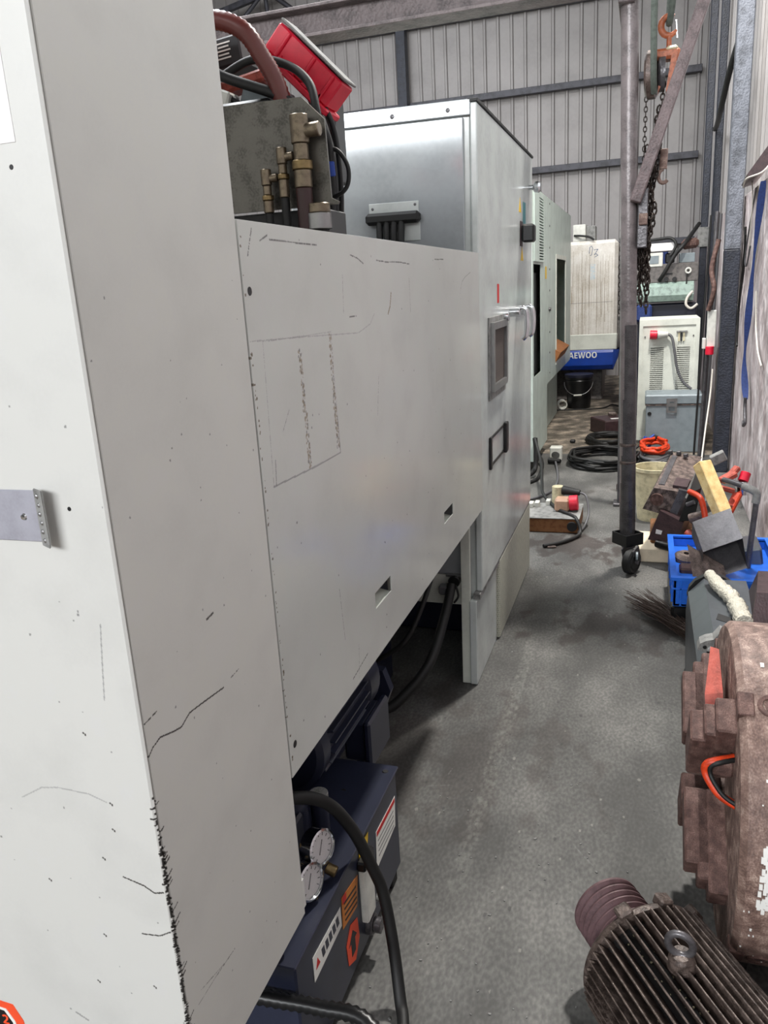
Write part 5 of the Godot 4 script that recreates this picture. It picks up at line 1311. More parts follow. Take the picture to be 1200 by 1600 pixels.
# ---------------------------------------------------------------- scrap heap by the wall
func build_scrap() -> void:
	# cream bucket
	var bk := thing("cream_bucket", "stained cream plastic bucket between the gantry leg and the scrap heap", "bucket", V(0.085, 0, -5.05))
	part(lathe(ST(), Transform3D(Basis(), V(0.085, 0, -5.05)), [Vector2(0, 0), Vector2(0.10, 0), Vector2(0.125, 0.31), Vector2(0.132, 0.315), Vector2(0.132, 0.335), Vector2(0.122, 0.335), Vector2(0.097, 0.012), Vector2(0, 0.012)], 36), "bucket_body", M.cream_plastic, bk)
	# timber under the heap
	single(bb(ST(), -0.0, 0.5, 0.0, 0.075, -4.52, -4.2, 0.004), "timber_plank", M.wood_pale, "pale timber plank on the floor under the greasy tool block", "timber")
	single(bb(ST(), 0.06, 0.45, 0.075, 0.13, -4.6, -4.3, 0.006), "timber_offcut", M.wood_dark, "brown timber offcut between the pale plank and the iron block", "timber")
	# lower iron block
	var b1 := thing("iron_block", "dark purple-brown cast iron block at the bottom of the heap", "casting", V(0.12, 0.13, -4.25))
	part(hexa(ST(), [V(0.10, 0.30, -4.16), V(0.215, 0.25, -4.12), V(0.185, 0.135, -4.12), V(0.045, 0.14, -4.16)], [V(0.16, 0.32, -4.5), V(0.28, 0.27, -4.46), V(0.26, 0.14, -4.46), V(0.11, 0.14, -4.5)]), "block_body", M.iron_purple, b1)
	part(hexa(ST(), [V(0.085, 0.2, -4.148), V(0.115, 0.195, -4.142), V(0.11, 0.175, -4.142), V(0.082, 0.178, -4.148)], [V(0.085, 0.2, -4.16), V(0.115, 0.195, -4.16), V(0.11, 0.175, -4.16), V(0.082, 0.178, -4.16)]), "paint_flake", M.paper, b1)
	part(cyl(ST(), V(0.09, 0.125, -4.15), V(0.16, 0.12, -4.1), 0.022, 12), "bolt_boss", M.black_plastic, b1)
	# greasy tool turret slab
	var tf := [V(0.068, 0.411, -4.2), V(0.225, 0.387, -4.2), V(0.165, 0.255, -4.2), V(0.014, 0.296, -4.2)]
	var off := V(0.096, 0.10, -0.42)
	var b2 := thing("tool_holder_block", "large greasy grey tool block leaning on the heap, slotted on top", "casting", V(0.15, 0.3, -4.4))
	part(hexa(ST(), tf, [tf[0] + off, tf[1] + off, tf[2] + off, tf[3] + off]), "block_body", M.iron_grease, b2)
	part(cyl(ST(), V(0.085, 0.35, -4.21), V(0.082, 0.348, -4.192), 0.034, 22), "bore", M.rust_dark, b2, "rusty round bore")
	part(hexa(ST(), [V(0.19, 0.405, -4.195), V(0.232, 0.395, -4.195), V(0.175, 0.245, -4.19), V(0.14, 0.26, -4.19)], [V(0.19, 0.405, -4.25), V(0.232, 0.395, -4.25), V(0.175, 0.245, -4.25), V(0.14, 0.26, -4.25)]), "clamp_plate", M.dark_steel, b2)
	part(hexa(ST(), [V(0.09, 0.423, -4.24), V(0.12, 0.42, -4.24), V(0.19, 0.5, -4.58), V(0.165, 0.505, -4.58)], [V(0.09, 0.413, -4.24), V(0.12, 0.41, -4.24), V(0.19, 0.49, -4.58), V(0.165, 0.495, -4.58)]), "guide_rail", M.dark_steel, b2)
	part(hexa(ST(), [V(0.16, 0.42, -4.23), V(0.23, 0.41, -4.23), V(0.25, 0.43, -4.32), V(0.18, 0.44, -4.32)], [V(0.16, 0.40, -4.23), V(0.23, 0.39, -4.23), V(0.25, 0.41, -4.32), V(0.18, 0.42, -4.32)]), "slot_block", M.iron_purple, b2)
	for q in [V(0.155, 0.507, -4.6), V(0.2, 0.503, -4.6), V(0.235, 0.495, -4.57)]:
		part(hexnut(ST(), q, q + V(-0.003, 0.02, 0), 0.015), "bolt_head", M.dark_steel, b2)
	# black tool block beside it
	var b3 := thing("black_tool_block", "smooth black steel block wedged between the greasy block and yellow timber", "casting", V(0.25, 0.3, -4.2))
	part(hexa(ST(), [V(0.235, 0.405, -4.12), V(0.29, 0.44, -4.1), V(0.262, 0.275, -4.08), V(0.19, 0.262, -4.1)], [V(0.28, 0.44, -4.42), V(0.34, 0.46, -4.4), V(0.33, 0.3, -4.4), V(0.26, 0.28, -4.42)]), "block_body", M.black_plastic, b3)
	part(cyl(ST(), V(0.225, 0.35, -4.1), V(0.26, 0.37, -4.085), 0.012, 12), "clamp_screw", M.dark_steel, b3)
	# turned parts under the timber
	for q in [[V(0.27, 0.26, -4.05), V(0.32, 0.28, -4.02), 0.038, "rust_dark", "rusty turned ring under the yellow timber"], [V(0.3, 0.33, -4.1), V(0.34, 0.36, -4.08), 0.03, "steel", "bright turned collar behind the rusty ring"], [V(0.23, 0.22, -4.05), V(0.29, 0.19, -3.98), 0.02, "orange_faded", "orange painted lever stub above the blue crate"], [V(0.24, 0.3, -4.02), V(0.3, 0.33, -4.0), 0.026, "iron_grease", "greasy round bar end beside the black block"]]:
		single(cyl(ST(), q[0], q[1], q[2], 18), "turned_part", M[q[3]], q[4], "machine part", "turned parts in the heap")
	single(tube(ST(), smooth([V(0.235, 0.42, -4.1), V(0.28, 0.41, -4.02), V(0.30, 0.35, -3.98), V(0.31, 0.28, -3.96)], 8), 0.014, 10), "orange_lever", M.orange, "curved orange handle bent around the black block", "handle")
	# yellow timber
	var yt := thing("yellow_timber", "short thick yellow timber offcut leaning across the top of the heap", "timber", V(0.33, 0.36, -3.95))
	var ya := V(0.278, 0.59, -4.0)
	var yb := V(0.374, 0.372, -3.87)
	part(bx(ST(), (ya + yb) / 2, V(0.068, (ya - yb).length(), 0.06), 0.004, along(yb, ya - yb).basis), "timber_body", M.wood, yt)
	# orange clamps against the wall
	for q in [[V(0.39, 0.44, -4.25), V(0.46, 0.47, -4.3), 0.03, "orange clamp arm touching the yellow timber"], [V(0.44, 0.46, -4.3), V(0.475, 0.50, -4.32), 0.026, "uppermost orange clamp end by the wall"], [V(0.43, 0.29, -4.2), V(0.48, 0.37, -4.28), 0.028, "bright orange clamp leg sloping below the pipe elbow"], [V(0.38, 0.42, -4.2), V(0.45, 0.39, -4.25), 0.026, "dull red clamp bar behind the pipe"], [V(0.37, 0.36, -4.15), V(0.44, 0.32, -4.2), 0.024, "short dull red clamp stub low behind the timber"]]:
		single(bx(ST(), (q[0] + q[1]) / 2, V(q[2] * 1.6, (q[1] - q[0]).length(), q[2]), 0.006, along(q[0], q[1] - q[0]).basis), "clamp", M.orange if q[3].begins_with("bright") else M.orange_faded, q[3], "clamp", "orange clamps in the heap")
	var gl := thing("glass_jar", "small red-capped glass jar standing among the orange clamps", "jar", V(0.5, 0.4, -4.3))
	part(lathe(ST(), Transform3D(Basis(), V(0.5, 0.36, -4.3)), [Vector2(0, 0), Vector2(0.026, 0), Vector2(0.028, 0.05), Vector2(0.02, 0.07)], 20), "jar_body", M.chrome, gl)
	part(cyl(ST(), V(0.5, 0.43, -4.3), V(0.515, 0.47, -4.32), 0.026, 18), "jar_cap", M.red_plastic, gl)
	single(bx(ST(), V(0.385, 0.53, -4.4), V(0.075, 0.05, 0.06), 0.004, Basis(V(0, 0, 1), 0.5)), "grey_cube", M.dusty_grey, "small grey cube tucked behind the yellow timber", "block")
	# hexagonal grey sheet-metal housing lying on the crate
	var hx := [Vector2(0.222, 0.40), Vector2(0.264, 0.42), Vector2(0.372, 0.468), Vector2(0.398, 0.338), Vector2(0.303, 0.298), Vector2(0.222, 0.337)]
	var hb := thing("sheet_metal_housing", "grey six-sided sheet-metal housing lying on the blue crate", "housing", V(0.31, 0.25, -3.45))
	var fpts := []
	var bpts := []
	for p in hx:
		fpts.append(V(p.x, p.y + 0.02, -3.56)); bpts.append(V(p.x + 0.04, p.y - 0.07, -3.42))
	var hm := ST()
	for i in 6:
		var j := (i + 1) % 6
		var n: Vector3 = (fpts[j] - fpts[i]).cross(bpts[i] - fpts[i]).normalized()
		quad(hm, fpts[i], fpts[j], bpts[j], bpts[i], n)
	part(hm, "housing_skirt", M.dark_steel, hb)
	var fm := ST()
	var nf: Vector3 = (fpts[2] - fpts[0]).cross(fpts[4] - fpts[0]).normalized()
	if nf.y < 0: nf = -nf
	for i in range(1, 5): tri(fm, fpts[0], fpts[i], fpts[i + 1], nf, nf, nf)
	part(fm, "housing_cover", M.dusty_grey, hb, "dusty pale cover face")
	for q in [V(0.37, 0.455, -3.553), V(0.385, 0.40, -3.553)]:
		part(cyl(ST(), q, q + nf * 0.004, 0.005, 10), "screw", M.dark_steel, hb)
	# stained flat plate leaning inside the crate
	single(hexa(ST(), [V(0.20, 0.345, -3.47), V(0.225, 0.225, -3.36), V(0.36, 0.21, -3.36), V(0.35, 0.26, -3.46)], [V(0.20, 0.345, -3.476), V(0.225, 0.225, -3.366), V(0.36, 0.21, -3.366), V(0.35, 0.26, -3.466)]), "steel_plate", M.iron_grease, "stained flat steel plate leaning under the six-sided housing", "plate")
	# blue crate on a black one
	var cr := thing("blue_crate", "bright blue plastic crate full of metal scrap", "crate", V(0.3, 0.12, -3.6))
	var y0 := 0.125
	var sides := ST()
	bb(sides, 0.145, 0.157, y0, 0.25, -3.88, -3.3, 0.002)
	bb(sides, 0.56, 0.572, y0, 0.25, -3.88, -3.3, 0.002)
	bb(sides, 0.145, 0.572, y0, 0.25, -3.312, -3.3, 0.002)
	bb(sides, 0.145, 0.572, y0, 0.25, -3.88, -3.868, 0.002)
	bb(sides, 0.145, 0.572, y0, y0 + 0.01, -3.88, -3.3, 0.0)
	part(sides, "crate_wall", M.blue_plastic, cr)
	var rim := plate(ST(), Transform3D(Basis(V(1, 0, 0), V(0, 0, 1), V(0, -1, 0)), V(0, 0.25, 0)), Rect2(0.132, -3.893, 0.453, 0.606), [Rect2(0.157, -3.868, 0.403, 0.556)], 0.014)
	part(rim, "crate_rim", M.blue_plastic, cr)
	part(bb(ST(), 0.138, 0.579, 0.20, 0.208, -3.887, -3.293, 0.002), "crate_ledge", M.blue_plastic, cr)
	for i in 5:
		part(bb(ST(), 0.17 + i * 0.085, 0.178 + i * 0.085, y0 + 0.003, 0.245, -3.303, -3.293, 0.001), "crate_rib", M.blue_plastic, cr)
	for i in 6:
		part(bb(ST(), 0.137, 0.147, y0 + 0.003, 0.245, -3.82 + i * 0.095, -3.812 + i * 0.095, 0.001), "crate_rib", M.blue_plastic, cr)
	part(bb(ST(), 0.23, 0.28, 0.14, 0.19, -3.3, -3.2975, 0.0), "crate_label", M.paper, cr)
	var kc := ST()
	bb(kc, 0.14, 0.58, 0.0, 0.122, -3.87, -3.31, 0.012)
	single(kc, "black_crate", M.black_plastic, "black crate standing on the floor under the blue one", "crate")
	var pu := thing("scrap_pulley", "greasy round flange standing in a corner of the blue crate", "machine part", V(0.21, 0.2, -3.62))
	part(lathe(ST(), along(V(0.205, 0.20, -3.66), V(0.1, 1, 0.2)), [Vector2(0.012, 0), Vector2(0.05, 0), Vector2(0.05, 0.03), Vector2(0.03, 0.045), Vector2(0.012, 0.045)], 24), "flange", M.iron_grease, pu)
	single(bb(ST(), 0.175, 0.235, 0.136, 0.23, -3.56, -3.48, 0.008), "brown_casting", M.iron_purple, "brown iron casting in the blue crate below the flange", "casting")
	single(bx(ST(), V(0.43, 0.215, -3.75), V(0.2, 0.11, 0.2), 0.01, Basis(V(0, 0, 1), 0.15)), "scrap_cover", M.sheet_grey, "dark sheet-metal cover in the blue crate against the wall", "cover")
	# bent pipe
	var pp := smooth([V(0.458, 0.14, -3.585), V(0.464, 0.27, -3.6), V(0.476, 0.46, -3.61), V(0.478, 0.52, -3.61), V(0.474, 0.545, -3.615), V(0.455, 0.557, -3.63), V(0.4, 0.565, -3.7), V(0.36, 0.56, -3.78)], 6)
	var pn := thing("bent_pipe", "grey steel pipe with an elbow standing up out of the blue crate", "pipe", V(0.46, 0.06, -3.6))
	part(tube(ST(), pp, 0.0125, 14), "pipe_run", M.dark_steel, pn)
	part(tube(ST(), smooth([V(0.476, 0.5, -3.61), V(0.478, 0.54, -3.612), V(0.46, 0.556, -3.62), V(0.43, 0.561, -3.655)], 6), 0.017, 14), "pipe_elbow", M.dusty_grey, pn)
	# crumpled plastic wrap
	var rng := RandomNumberGenerator.new()
	rng.seed = 8
	var wr := []
	var wp := smooth([V(0.25, 0.408, -2.93), V(0.281, 0.4, -2.82), V(0.306, 0.395, -2.76), V(0.32, 0.393, -2.66), V(0.328, 0.392, -2.54)], 9)
	for i in wp.size(): wr.append((0.021 + 0.009 * float(i) / wp.size()) * rng.randf_range(0.84, 1.16))
	single(tube(ST(), wp, wr, 9), "plastic_wrap", M.wrap, "crumpled off-white plastic wrap lying across the dark channel guard", "wrap")
	# folded sheet-metal guard
	var gp := [Vector2(0.165, 0.0), Vector2(0.158, 0.24), Vector2(0.163, 0.315), Vector2(0.215, 0.372), Vector2(0.36, 0.372), Vector2(0.36, 0.368), Vector2(0.217, 0.368), Vector2(0.167, 0.313), Vector2(0.162, 0.24), Vector2(0.169, 0.0)]
	var gd := thing("channel_guard", "long folded dark grey sheet-metal guard standing behind the chuck", "guard", V(0.25, 0, -2.7))
	part(prism(ST(), Transform3D(Basis(), V(0.02, 0, -2.66)), gp, 0.64), "guard_shell", M.sheet_grey, gd)
	var arch := []
	for i in 9:
		var t := PI - PI * i / 8.0
		arch.append(Vector2(0.27 + cos(t) * 0.09, 0.30 + sin(t) * 0.085))
	for i in 9:
		var t := PI * i / 8.0
		arch.append(Vector2(0.27 + cos(t) * 0.08, 0.28 + sin(t) * 0.06))
	part(prism(ST(), Transform3D(Basis(), V(0, 0, -3.0)), arch, 0.03), "end_flange", M.black_plastic, gd)
	part(cyl(ST(), V(0.222, 0.335, -2.985), V(0.222, 0.338, -2.978), 0.009, 14), "flange_hole", M.paper, gd)
	part(bb(ST(), 0.275, 0.29, 0.32, 0.36, -2.99, -2.96, 0.003), "clip", M.iron_purple, gd)
	part(hexa(ST(), [V(0.25, 0.3735, -2.60), V(0.26, 0.3735, -2.65), V(0.345, 0.3735, -2.58), V(0.345, 0.3735, -2.53)], [V(0.25, 0.3715, -2.60), V(0.26, 0.3715, -2.65), V(0.345, 0.3715, -2.58), V(0.345, 0.3715, -2.53)]), "slot_shade", M.black_print, gd)  # thin black sheet painted as the dark of an open slot
	part(bb(ST(), 0.19, 0.3, 0.14, 0.26, -2.5, -2.36, 0.004), "inner_bracket", M.sheet_grey, gd)
	part(bb(ST(), 0.185, 0.29, 0.205, 0.215, -2.37, -2.35, 0.002), "bracket_rib", M.dusty_grey, gd)
	# grey bracket resting on the guard
	var wb := thing("cast_bracket", "pale grease-covered cast bracket resting on the end of the guard", "bracket", V(0.22, 0.4, -2.25))
	var wpz := [Vector2(0.178, 0.382), Vector2(0.184, 0.402), Vector2(0.2, 0.412), Vector2(0.221, 0.418), Vector2(0.24, 0.445), Vector2(0.256, 0.44), Vector2(0.252, 0.41), Vector2(0.237, 0.388), Vector2(0.205, 0.372)]
	part(prism(ST(), Transform3D(Basis(), V(0, 0, -2.36)), wpz, 0.05), "bracket_body", M.dusty_grey, wb)
	part(cyl(ST(), V(0.198, 0.392, -2.336), V(0.198, 0.392, -2.332), 0.006, 10), "bracket_hole_shade", M.black_print, wb)  # black disc painted for the shade within the hole
	part(lathe(ST(), along(V(0.225, 0.372, -2.345), V(0, 0.5, 1)), [Vector2(0, 0), Vector2(0.022, 0), Vector2(0.022, 0.018), Vector2(0.012, 0.024), Vector2(0, 0.024)], 20), "chrome_knob", M.chrome, wb)
	# another casting behind
	single(hexa(ST(), [V(0.365, 0.475, -2.6), V(0.46, 0.475, -2.6), V(0.5, 0.3, -2.5), V(0.335, 0.3, -2.5)], [V(0.4, 0.46, -2.85), V(0.46, 0.46, -2.85), V(0.5, 0.3, -2.9), V(0.36, 0.3, -2.9)]), "wedge_casting", M.iron_purple, "purple-brown tapered casting behind the big chuck by the wall", "casting")
	single(bb(ST(), 0.33, 0.62, 0.0, 0.30, -2.95, -2.42, 0.01), "grey_cabinet", M.grey_box, "low grey steel cabinet between the guard and the wall", "cabinet")

# ---------------------------------------------------------------- big four-jaw chuck on its edge
func build_chuck() -> void:
	var c := V(0.195, 0.361, -1.70)
	var K := thing("lathe_chuck", "huge rusty four-jaw lathe chuck standing on its rim by the wall", "chuck", V(0.3, 0, -1.67))
	var R := 0.36
	var body := lathe(ST(), along(c, V(1, 0, 0)), [Vector2(0.07, 0.02), Vector2(0.075, 0.0), Vector2(R - 0.012, 0.0), Vector2(R, 0.012), Vector2(R, 0.24), Vector2(R - 0.012, 0.252), Vector2(0.1, 0.252), Vector2(0.07, 0.02)], 72)
	var bd := part(body, "chuck_body", M.rust, K)
	var angs := [57.0, -33.0, -123.0, 147.0]
	for k in 4:
		var a := deg_to_rad(angs[k])
		var u := V(0, sin(a), cos(a))
		var t := V(0, cos(a), -sin(a))
		var B := Basis(V(1, 0, 0), u, V(1, 0, 0).cross(u))
		var sh: float = [0.0, -0.05, -0.03, 0.0][k]
		# stepped jaw: three blocks that climb towards the centre
		var j := ST()
		for q in [[0.09, 0.31, 0.158, 0.075], [0.09, 0.285, 0.138, 0.07], [0.09, 0.255, 0.113, 0.07]]:
			var r0: float = q[0] + sh
			var r1: float = q[1] + sh
			var x0: float = q[2]
			bx(j, V((x0 + 0.2) / 2, c.y, c.z) + u * ((r0 + r1) / 2), V(0.2 - x0, r1 - r0, q[3]), 0.004, B)
		part(j, "stepped_jaw", M.rust_dark, K)
		# jaw screw with a square socket in the rim
		var p := c + V(0.055, 0, 0) + u * R
		var sc := part(lathe(ST(), along(p - u * 0.01, u), [Vector2(0.013, 0.002), Vector2(0.014, 0.013), Vector2(0.021, 0.014), Vector2(0.023, 0.012), Vector2(0.023, 0)], 24), "jaw_screw", M.rust_dark, bd)
		part(bx(ST(), p - u * 0.002, V(0.018, 0.006, 0.018), 0.0, B * Basis(V(0, 1, 0), 0.3)), "square_socket", M.rust_dark, sc)
		part(bx(ST(), c + V(0.012, 0, 0) + u * (R - 0.014), V(0.03, 0.034, 0.05), 0.002, B), "jaw_slot", M.rust_dark, bd)
	# flakes of old paint on the rim
	var rng := RandomNumberGenerator.new()
	rng.seed = 77
	var fl := ST()
	for i in 60:
		var a := deg_to_rad(rng.randf_range(-40, 75))
		var u := V(0, sin(a), cos(a))
		var sz := 0.002 + 0.007 * rng.randf() * rng.randf()
		bx(fl, c + V(rng.randf_range(0.012, 0.2), 0, 0) + u * (R + 0.0006), V(sz, 0.002, sz * rng.randf_range(0.8, 2.0)), 0.0, Basis(V(1, 0, 0), u, V(1, 0, 0).cross(u)))
	for i in 46:
		var a := deg_to_rad(rng.randf_range(-6, 16))
		var u := V(0, sin(a), cos(a))
		bx(fl, c + V(0.04 + rng.randf_range(-0.006, 0.012) , 0, 0) + u * (R + 0.0006), V(0.006, 0.002, 0.012), 0.0, Basis(V(1, 0, 0), u, V(1, 0, 0).cross(u)))
	part(fl, "paint_flakes", M.white_print, K).set_meta("kind", "stuff")
	# orange wedge and strap caught in the jaws
	single(hexa(ST(), [V(0.152, 0.517, -1.62), V(0.184, 0.521, -1.62), V(0.182, 0.60, -1.66), V(0.146, 0.592, -1.66)], [V(0.158, 0.53, -1.75), V(0.184, 0.53, -1.75), V(0.178, 0.66, -1.75), V(0.160, 0.665, -1.75)]), "orange_wedge", M.orange_faded, "worn orange painted wedge resting between the chuck jaws", "wedge")
	var ob := thing("orange_strap", "orange band with black edging looped over the middle of the chuck", "strap", V(0.16, 0.5, -1.5))
	var sp := smooth([V(0.195, 0.532, -1.52), V(0.16, 0.532, -1.5), V(0.143, 0.522, -1.5), V(0.142, 0.505, -1.5), V(0.152, 0.487, -1.49), V(0.17, 0.468, -1.48), V(0.2, 0.455, -1.47)], 6)
	part(tube(ST(), sp, 0.0085, 8), "band", M.orange, ob)
	var sp2 := []
	for p in sp: sp2.append(p + V(0.008, 0.002, 0.007))
	part(tube(ST(), sp2, 0.005, 6), "black_edging", M.black_rubber, ob)
	single(bb(ST(), 0.15, 0.2, 0.48, 0.52, -1.58, -1.52, 0.008), "centre_block", M.rust_dark, "small rusty block inside the orange band", "block")

# ---------------------------------------------------------------- finned electric motor
func build_motor() -> void:
	var a := V(0.53, 0, 0.848).normalized()
	var o := V(0.025, 0.152, -1.37)
	var E := thing("electric_motor", "dirty finned electric motor with a grooved pulley lying by the chuck", "motor", V(0.15, 0, -1.28))
	var T := along(o, a)
	part(lathe(ST(), T, [Vector2(0, 0.0), Vector2(0.06, 0.0), Vector2(0.085, 0.006), Vector2(0.1, 0.012), Vector2(0.115, 0.02), Vector2(0.115, 0.045), Vector2(0.105, 0.05), Vector2(0.105, 0.42), Vector2(0.11, 0.43), Vector2(0.11, 0.5), Vector2(0, 0.52)], 56), "frame", M.motor_dark, E)
	part(lathe(ST(), T, [Vector2(0.03, -0.012), Vector2(0.06, -0.008), Vector2(0.09, 0.002), Vector2(0.128, 0.012), Vector2(0.134, 0.02), Vector2(0.134, 0.032), Vector2(0.11, 0.036)], 56), "end_shield", M.motor_grey, E)
	# radial directions about the axis
	var up := V(0, 1, 0)
	var sd := a.cross(up)
	for i in 48:
		var t := TAU * i / 48.0
		if i in [8, 9, 10] : continue
		var d := up * cos(t) - sd * sin(t)
		var B := Basis(d, a, d.cross(a))
		var r0 := 0.1
		var r1 := 0.142
		part(bx(ST(), o + a * 0.235 + d * ((r0 + r1) / 2), V(r1 - r0, 0.40, 0.0036), 0.001, B), "cooling_fin", M.motor_grey, E)
	# smooth pad between the fins
	for q in [[9.0, 0.034, 0.40, 0.235], [8.0, 0.022, 0.22, 0.325]]:
		var t: float = TAU * q[0] / 48.0
		var d := up * cos(t) - sd * sin(t)
		part(bx(ST(), o + a * q[3] + d * 0.124, V(0.036, q[2], q[1]), 0.002, Basis(d, a, d.cross(a))), "terminal_pad", M.motor_grey, E)
	# ears and lifting eye
	for t in [0.3, 0.95, -0.35, 2.2]:
		var d := up * cos(t) - sd * sin(t)
		part(bx(ST(), o + a * 0.016 + d * 0.134, V(0.024, 0.03, 0.03), 0.004, Basis(d, a, d.cross(a))), "shield_ear", M.motor_grey, E)
	var de := up * cos(-0.12) - sd * sin(-0.12)
	var pe := o + a * 0.16 + de * 0.13
	var ey := part(lathe(ST(), along(pe, de), [Vector2(0, 0.028), Vector2(0.018, 0.028), Vector2(0.022, 0.02), Vector2(0.026, 0)], 22), "eye_boss", M.motor_grey, E)
	var ring := []
	for i in 20:
		var t := TAU * i / 20.0
		ring.append(pe + de * (0.048 + sin(t) * 0.024) + (a * 0.6 - sd * 0.8).normalized() * cos(t) * 0.021)
	part(tube(ST(), ring, 0.0068, 10, true), "lifting_eye", M.dark_steel, ey)
	# grooved pulley and shaft
	var pr := [Vector2(0.0, -0.135), Vector2(0.05, -0.135), Vector2(0.056, -0.128), Vector2(0.076, -0.128)]
	for i in 6:
		var y := -0.122 + i * 0.0175
		pr.append_array([Vector2(0.0765, y), Vector2(0.0655, y + 0.0065), Vector2(0.0655, y + 0.009), Vector2(0.0765, y + 0.0145)])
	pr.append_array([Vector2(0.076, -0.016), Vector2(0.02, -0.016)])
	part(lathe(ST(), T, pr, 56), "pulley", M.pulley, E)
	part(cyl(ST(), o - a * 0.03, o + a * 0.01, 0.02, 18), "shaft", M.dark_steel, E)
	# feet
	for q in [[0.1, -0.09], [0.34, -0.09], [0.1, 0.09], [0.34, 0.09]]:
		part(bx(ST(), o + a * q[0] + sd * q[1] * 1.15 - V(0, 0.138, 0), V(0.06, 0.026, 0.06), 0.004, Basis(a, up, a.cross(up))), "foot", M.motor_grey, E)
	# crumbs of dirt and swarf between the fins
	var rng := RandomNumberGenerator.new()
	rng.seed = 15
	var cr := ST()
	for i in 170:
		var t := rng.randf_range(-1.3, 1.4)
		var d := up * cos(t) - sd * sin(t)
		var sz := 0.0015 + 0.006 * rng.randf() * rng.randf() * rng.randf()
		bx(cr, o + a * rng.randf_range(0.02, 0.42) + d * (0.107 + 0.004 * rng.randf()), V(sz, sz, sz * 1.5), 0.0, Basis(V(0, 1, 0), rng.randf() * 3.0))
	part(cr, "swarf_crumbs", M.cream_plastic, E).set_meta("kind", "stuff")
	single(bx(ST(), V(-0.13, 0.02, -1.2), V(0.12, 0.04, 0.09), 0.012, Basis(V(0, 1, 0), 0.6)), "iron_lump", M.rust_dark, "low brown iron lump under the edge of the finned motor", "casting")
	single(bx(ST(), V(0.19, 0.03, -1.52), V(0.12, 0.06, 0.05), 0.01, Basis(V(0, 1, 0), 0.4)), "oily_rag", M.motor_dark, "dark oily rag wedged between motor and chuck", "rag")

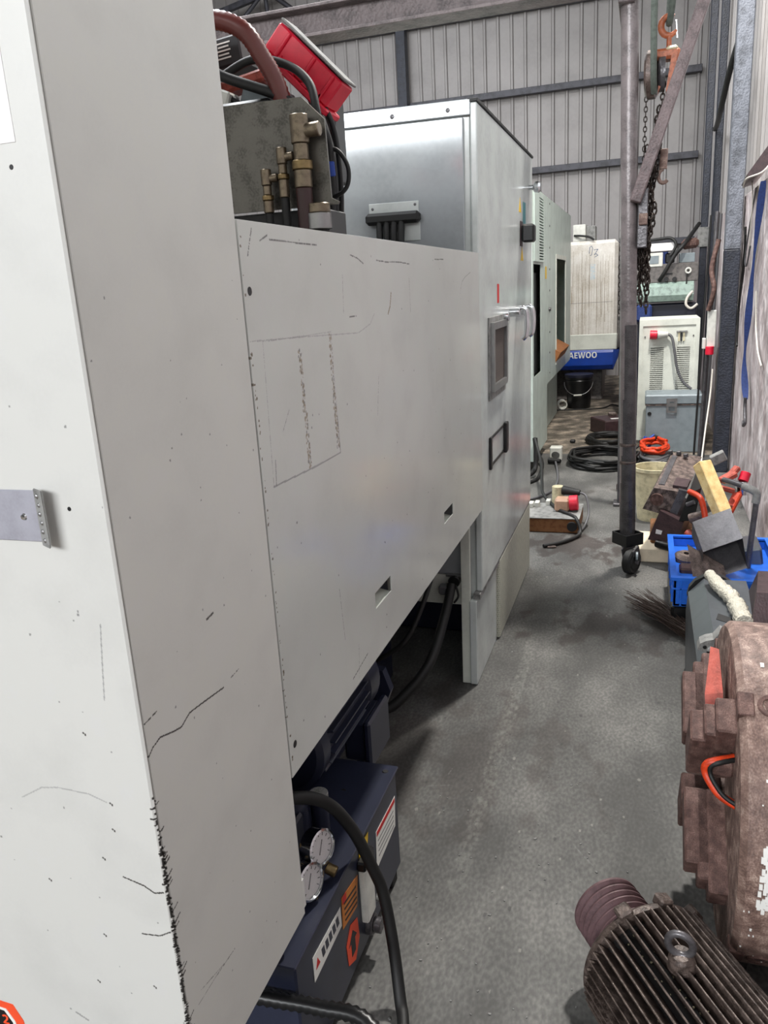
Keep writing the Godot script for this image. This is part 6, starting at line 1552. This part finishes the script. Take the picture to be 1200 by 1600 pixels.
# ---------------------------------------------------------------- what hangs on the side wall
func build_wall_things() -> void:
	var st := thing("blue_strap", "twisted blue ratchet strap hanging on the rendered wall", "strap", V(0.62, 1.2, -5.55))
	var P := smooth([V(0.605, 1.95, -5.2), V(0.602, 1.6, -5.35), V(0.6, 1.2, -5.45), V(0.6, 0.92, -5.5), V(0.605, 0.70, -5.35)], 8)
	var s := ST()
	for i in P.size() - 1:
		var w0 := 0.011 + 0.006 * sin(i * 0.5)
		var w1 := 0.011 + 0.006 * sin((i + 1) * 0.5)
		hexa(s, [P[i] + V(-w0, 0, -w0), P[i] + V(w0, 0, w0), P[i + 1] + V(w1, 0, w1), P[i + 1] + V(-w1, 0, -w1)], [P[i] + V(0.003 - w0, 0, -w0), P[i] + V(0.003 + w0, 0, w0), P[i + 1] + V(0.003 + w1, 0, w1), P[i + 1] + V(0.003 - w1, 0, -w1)])
	part(s, "webbing", M.strap_blue, st)
	part(tube(ST(), smooth([V(0.605, 0.71, -5.35), V(0.605, 0.66, -5.35), V(0.605, 0.61, -5.32), V(0.605, 0.565, -5.29), V(0.6, 0.54, -5.32), V(0.605, 0.56, -5.36)], 5), 0.01, 8), "strap_hook", M.dark_steel, st)
	var wires := [
		["white wire bundle hanging from the ledge on the wall", [V(0.6, 2.05, -5.75), V(0.61, 1.9, -5.7), V(0.615, 1.75, -5.75), V(0.62, 1.6, -5.8)], 0.004, "wire_white"],
		["white wire curving across the upper part of the blue strap", [V(0.61, 1.95, -5.4), V(0.62, 1.7, -5.35), V(0.625, 1.5, -5.5), V(0.625, 1.3, -5.75)], 0.005, "wire_white"],
		["white wire trailing down beyond the blue strap", [V(0.62, 1.35, -5.3), V(0.625, 1.15, -5.25), V(0.625, 1.02, -5.1), V(0.625, 0.95, -4.9)], 0.005, "wire_white"],
		["black wire pair hanging by the dark column", [V(0.61, 1.75, -6.0), V(0.62, 1.5, -6.05), V(0.62, 1.25, -6.2), V(0.62, 1.0, -6.2), V(0.62, 0.96, -6.17)], 0.008, "black_rubber"],
		["short black wire hanging beside the black pair", [V(0.61, 1.7, -5.95), V(0.615, 1.4, -6.1), V(0.62, 1.1, -6.28)], 0.006, "black_rubber"],
		["grey wire looped below the ledge", [V(0.615, 1.95, -5.6), V(0.62, 1.7, -5.9), V(0.62, 1.55, -6.0), V(0.62, 1.5, -5.9), V(0.62, 1.62, -5.75)], 0.005, "grey_cable"],
		["thin cream wire looping down to the purple casting", [V(0.63, 0.8, -3.2), V(0.6, 0.6, -3.1), V(0.52, 0.48, -3.0), V(0.49, 0.43, -2.95), V(0.52, 0.4, -2.9), V(0.6, 0.41, -2.85)], 0.004, "wire_white"],
		["pale cord running from the red socket to the scrap heap", [V(0.47, 0.8, -6.2), V(0.46, 0.62, -6.15), V(0.43, 0.4, -6.0), V(0.40, 0.2, -5.8), V(0.38, 0.05, -5.6)], 0.006, "wire_white"]]
	for q in wires:
		single(tube(ST(), smooth(q[1], 8), q[2], 6), "wall_wire", M[q[3]], q[0], "wire", "wires on the side wall")
	# sagging sheet ledge
	var lg := thing("sheet_ledge", "dark bent sheet ledge wired to the wall above the strap", "ledge", V(0.6, 2.1, -5.5))
	part(hexa(ST(), [V(0.528, 2.0, -5.3), V(0.64, 2.16, -5.3), V(0.64, 2.03, -5.3), V(0.545, 1.985, -5.3)], [V(0.56, 2.0, -5.9), V(0.64, 2.1, -5.9), V(0.64, 2.0, -5.9), V(0.575, 1.985, -5.9)]), "ledge_sheet", M.iron_purple, lg)
	part(tube(ST(), smooth([V(0.57, 1.985, -5.88), V(0.545, 1.975, -5.6), V(0.53, 1.98, -5.3), V(0.6, 2.0, -5.25), V(0.64, 2.04, -5.25)], 5), 0.005, 6), "edge_wire", M.wire_white, lg)
	# pipes and cables that climb beyond the column
	for i in 5:
		var x: float = [0.455, 0.475, 0.5, 0.44, 0.51][i]
		var z: float = [-6.6, -6.75, -6.9, -7.0, -7.2][i]
		single(tube(ST(), [V(x - 0.02, 0.0, z), V(x, 0.9, z), V(x + 0.02, 1.9, z)], [0.014, 0.01, 0.016, 0.008, 0.018][i], 8), "wall_pipe", [M.dark_steel, M.black_rubber, M.grey_cable, M.black_rubber, M.brace_paint][i], ["dark steel pipe just beyond the wall column", "black cable climbing second beyond the wall column", "grey conduit climbing third beyond the wall column", "thin black cable climbing fourth beyond the wall column", "reddish pipe climbing farthest beyond the wall column"][i], "pipe", "pipes beyond the wall column")
	var ws := thing("wall_socket", "white and red wall socket fixed beside the dark column", "socket", V(0.47, 0.92, -6.5))
	part(bb(ST(), 0.44, 0.5, 0.93, 1.20, -6.55, -6.48, 0.004), "socket_case", M.white_plastic, ws)
	part(cyl(ST(), V(0.462, 0.88, -6.46), V(0.462, 0.94, -6.46), 0.03, 18), "red_cap", M.red_plastic, ws)
	part(bb(ST(), 0.41, 0.435, 0.92, 1.0, -6.52, -6.48, 0.004), "white_plug", M.white_plastic, ws)
	single(tube(ST(), smooth([V(0.44, 1.2, -6.48), V(0.47, 1.35, -6.46), V(0.45, 1.5, -6.5), V(0.49, 1.7, -6.52)], 6), 0.018, 8), "cable_sleeve", M.rust_dark, "dusty brown cable bunch rising above the red wall socket", "cable")
	single(tube(ST(), smooth([V(0.62, 3.2, -6.5), V(0.555, 3.0, -6.65), V(0.518, 2.84, -6.8), V(0.50, 2.66, -7.2), V(0.56, 2.75, -8.4), V(0.6, 2.85, -9.25)], 8), 0.022, 8), "drooping_cable", M.black_rubber, "thick black cable drooping between the wall column and the twin dark posts", "cable")
	single(bx(ST(), V(0.24, 1.68, -12.6), V(0.08, 0.35, 0.06), 0.02), "blue_rag", M.strap_blue, "small blue rag hanging on the back wall", "rag")
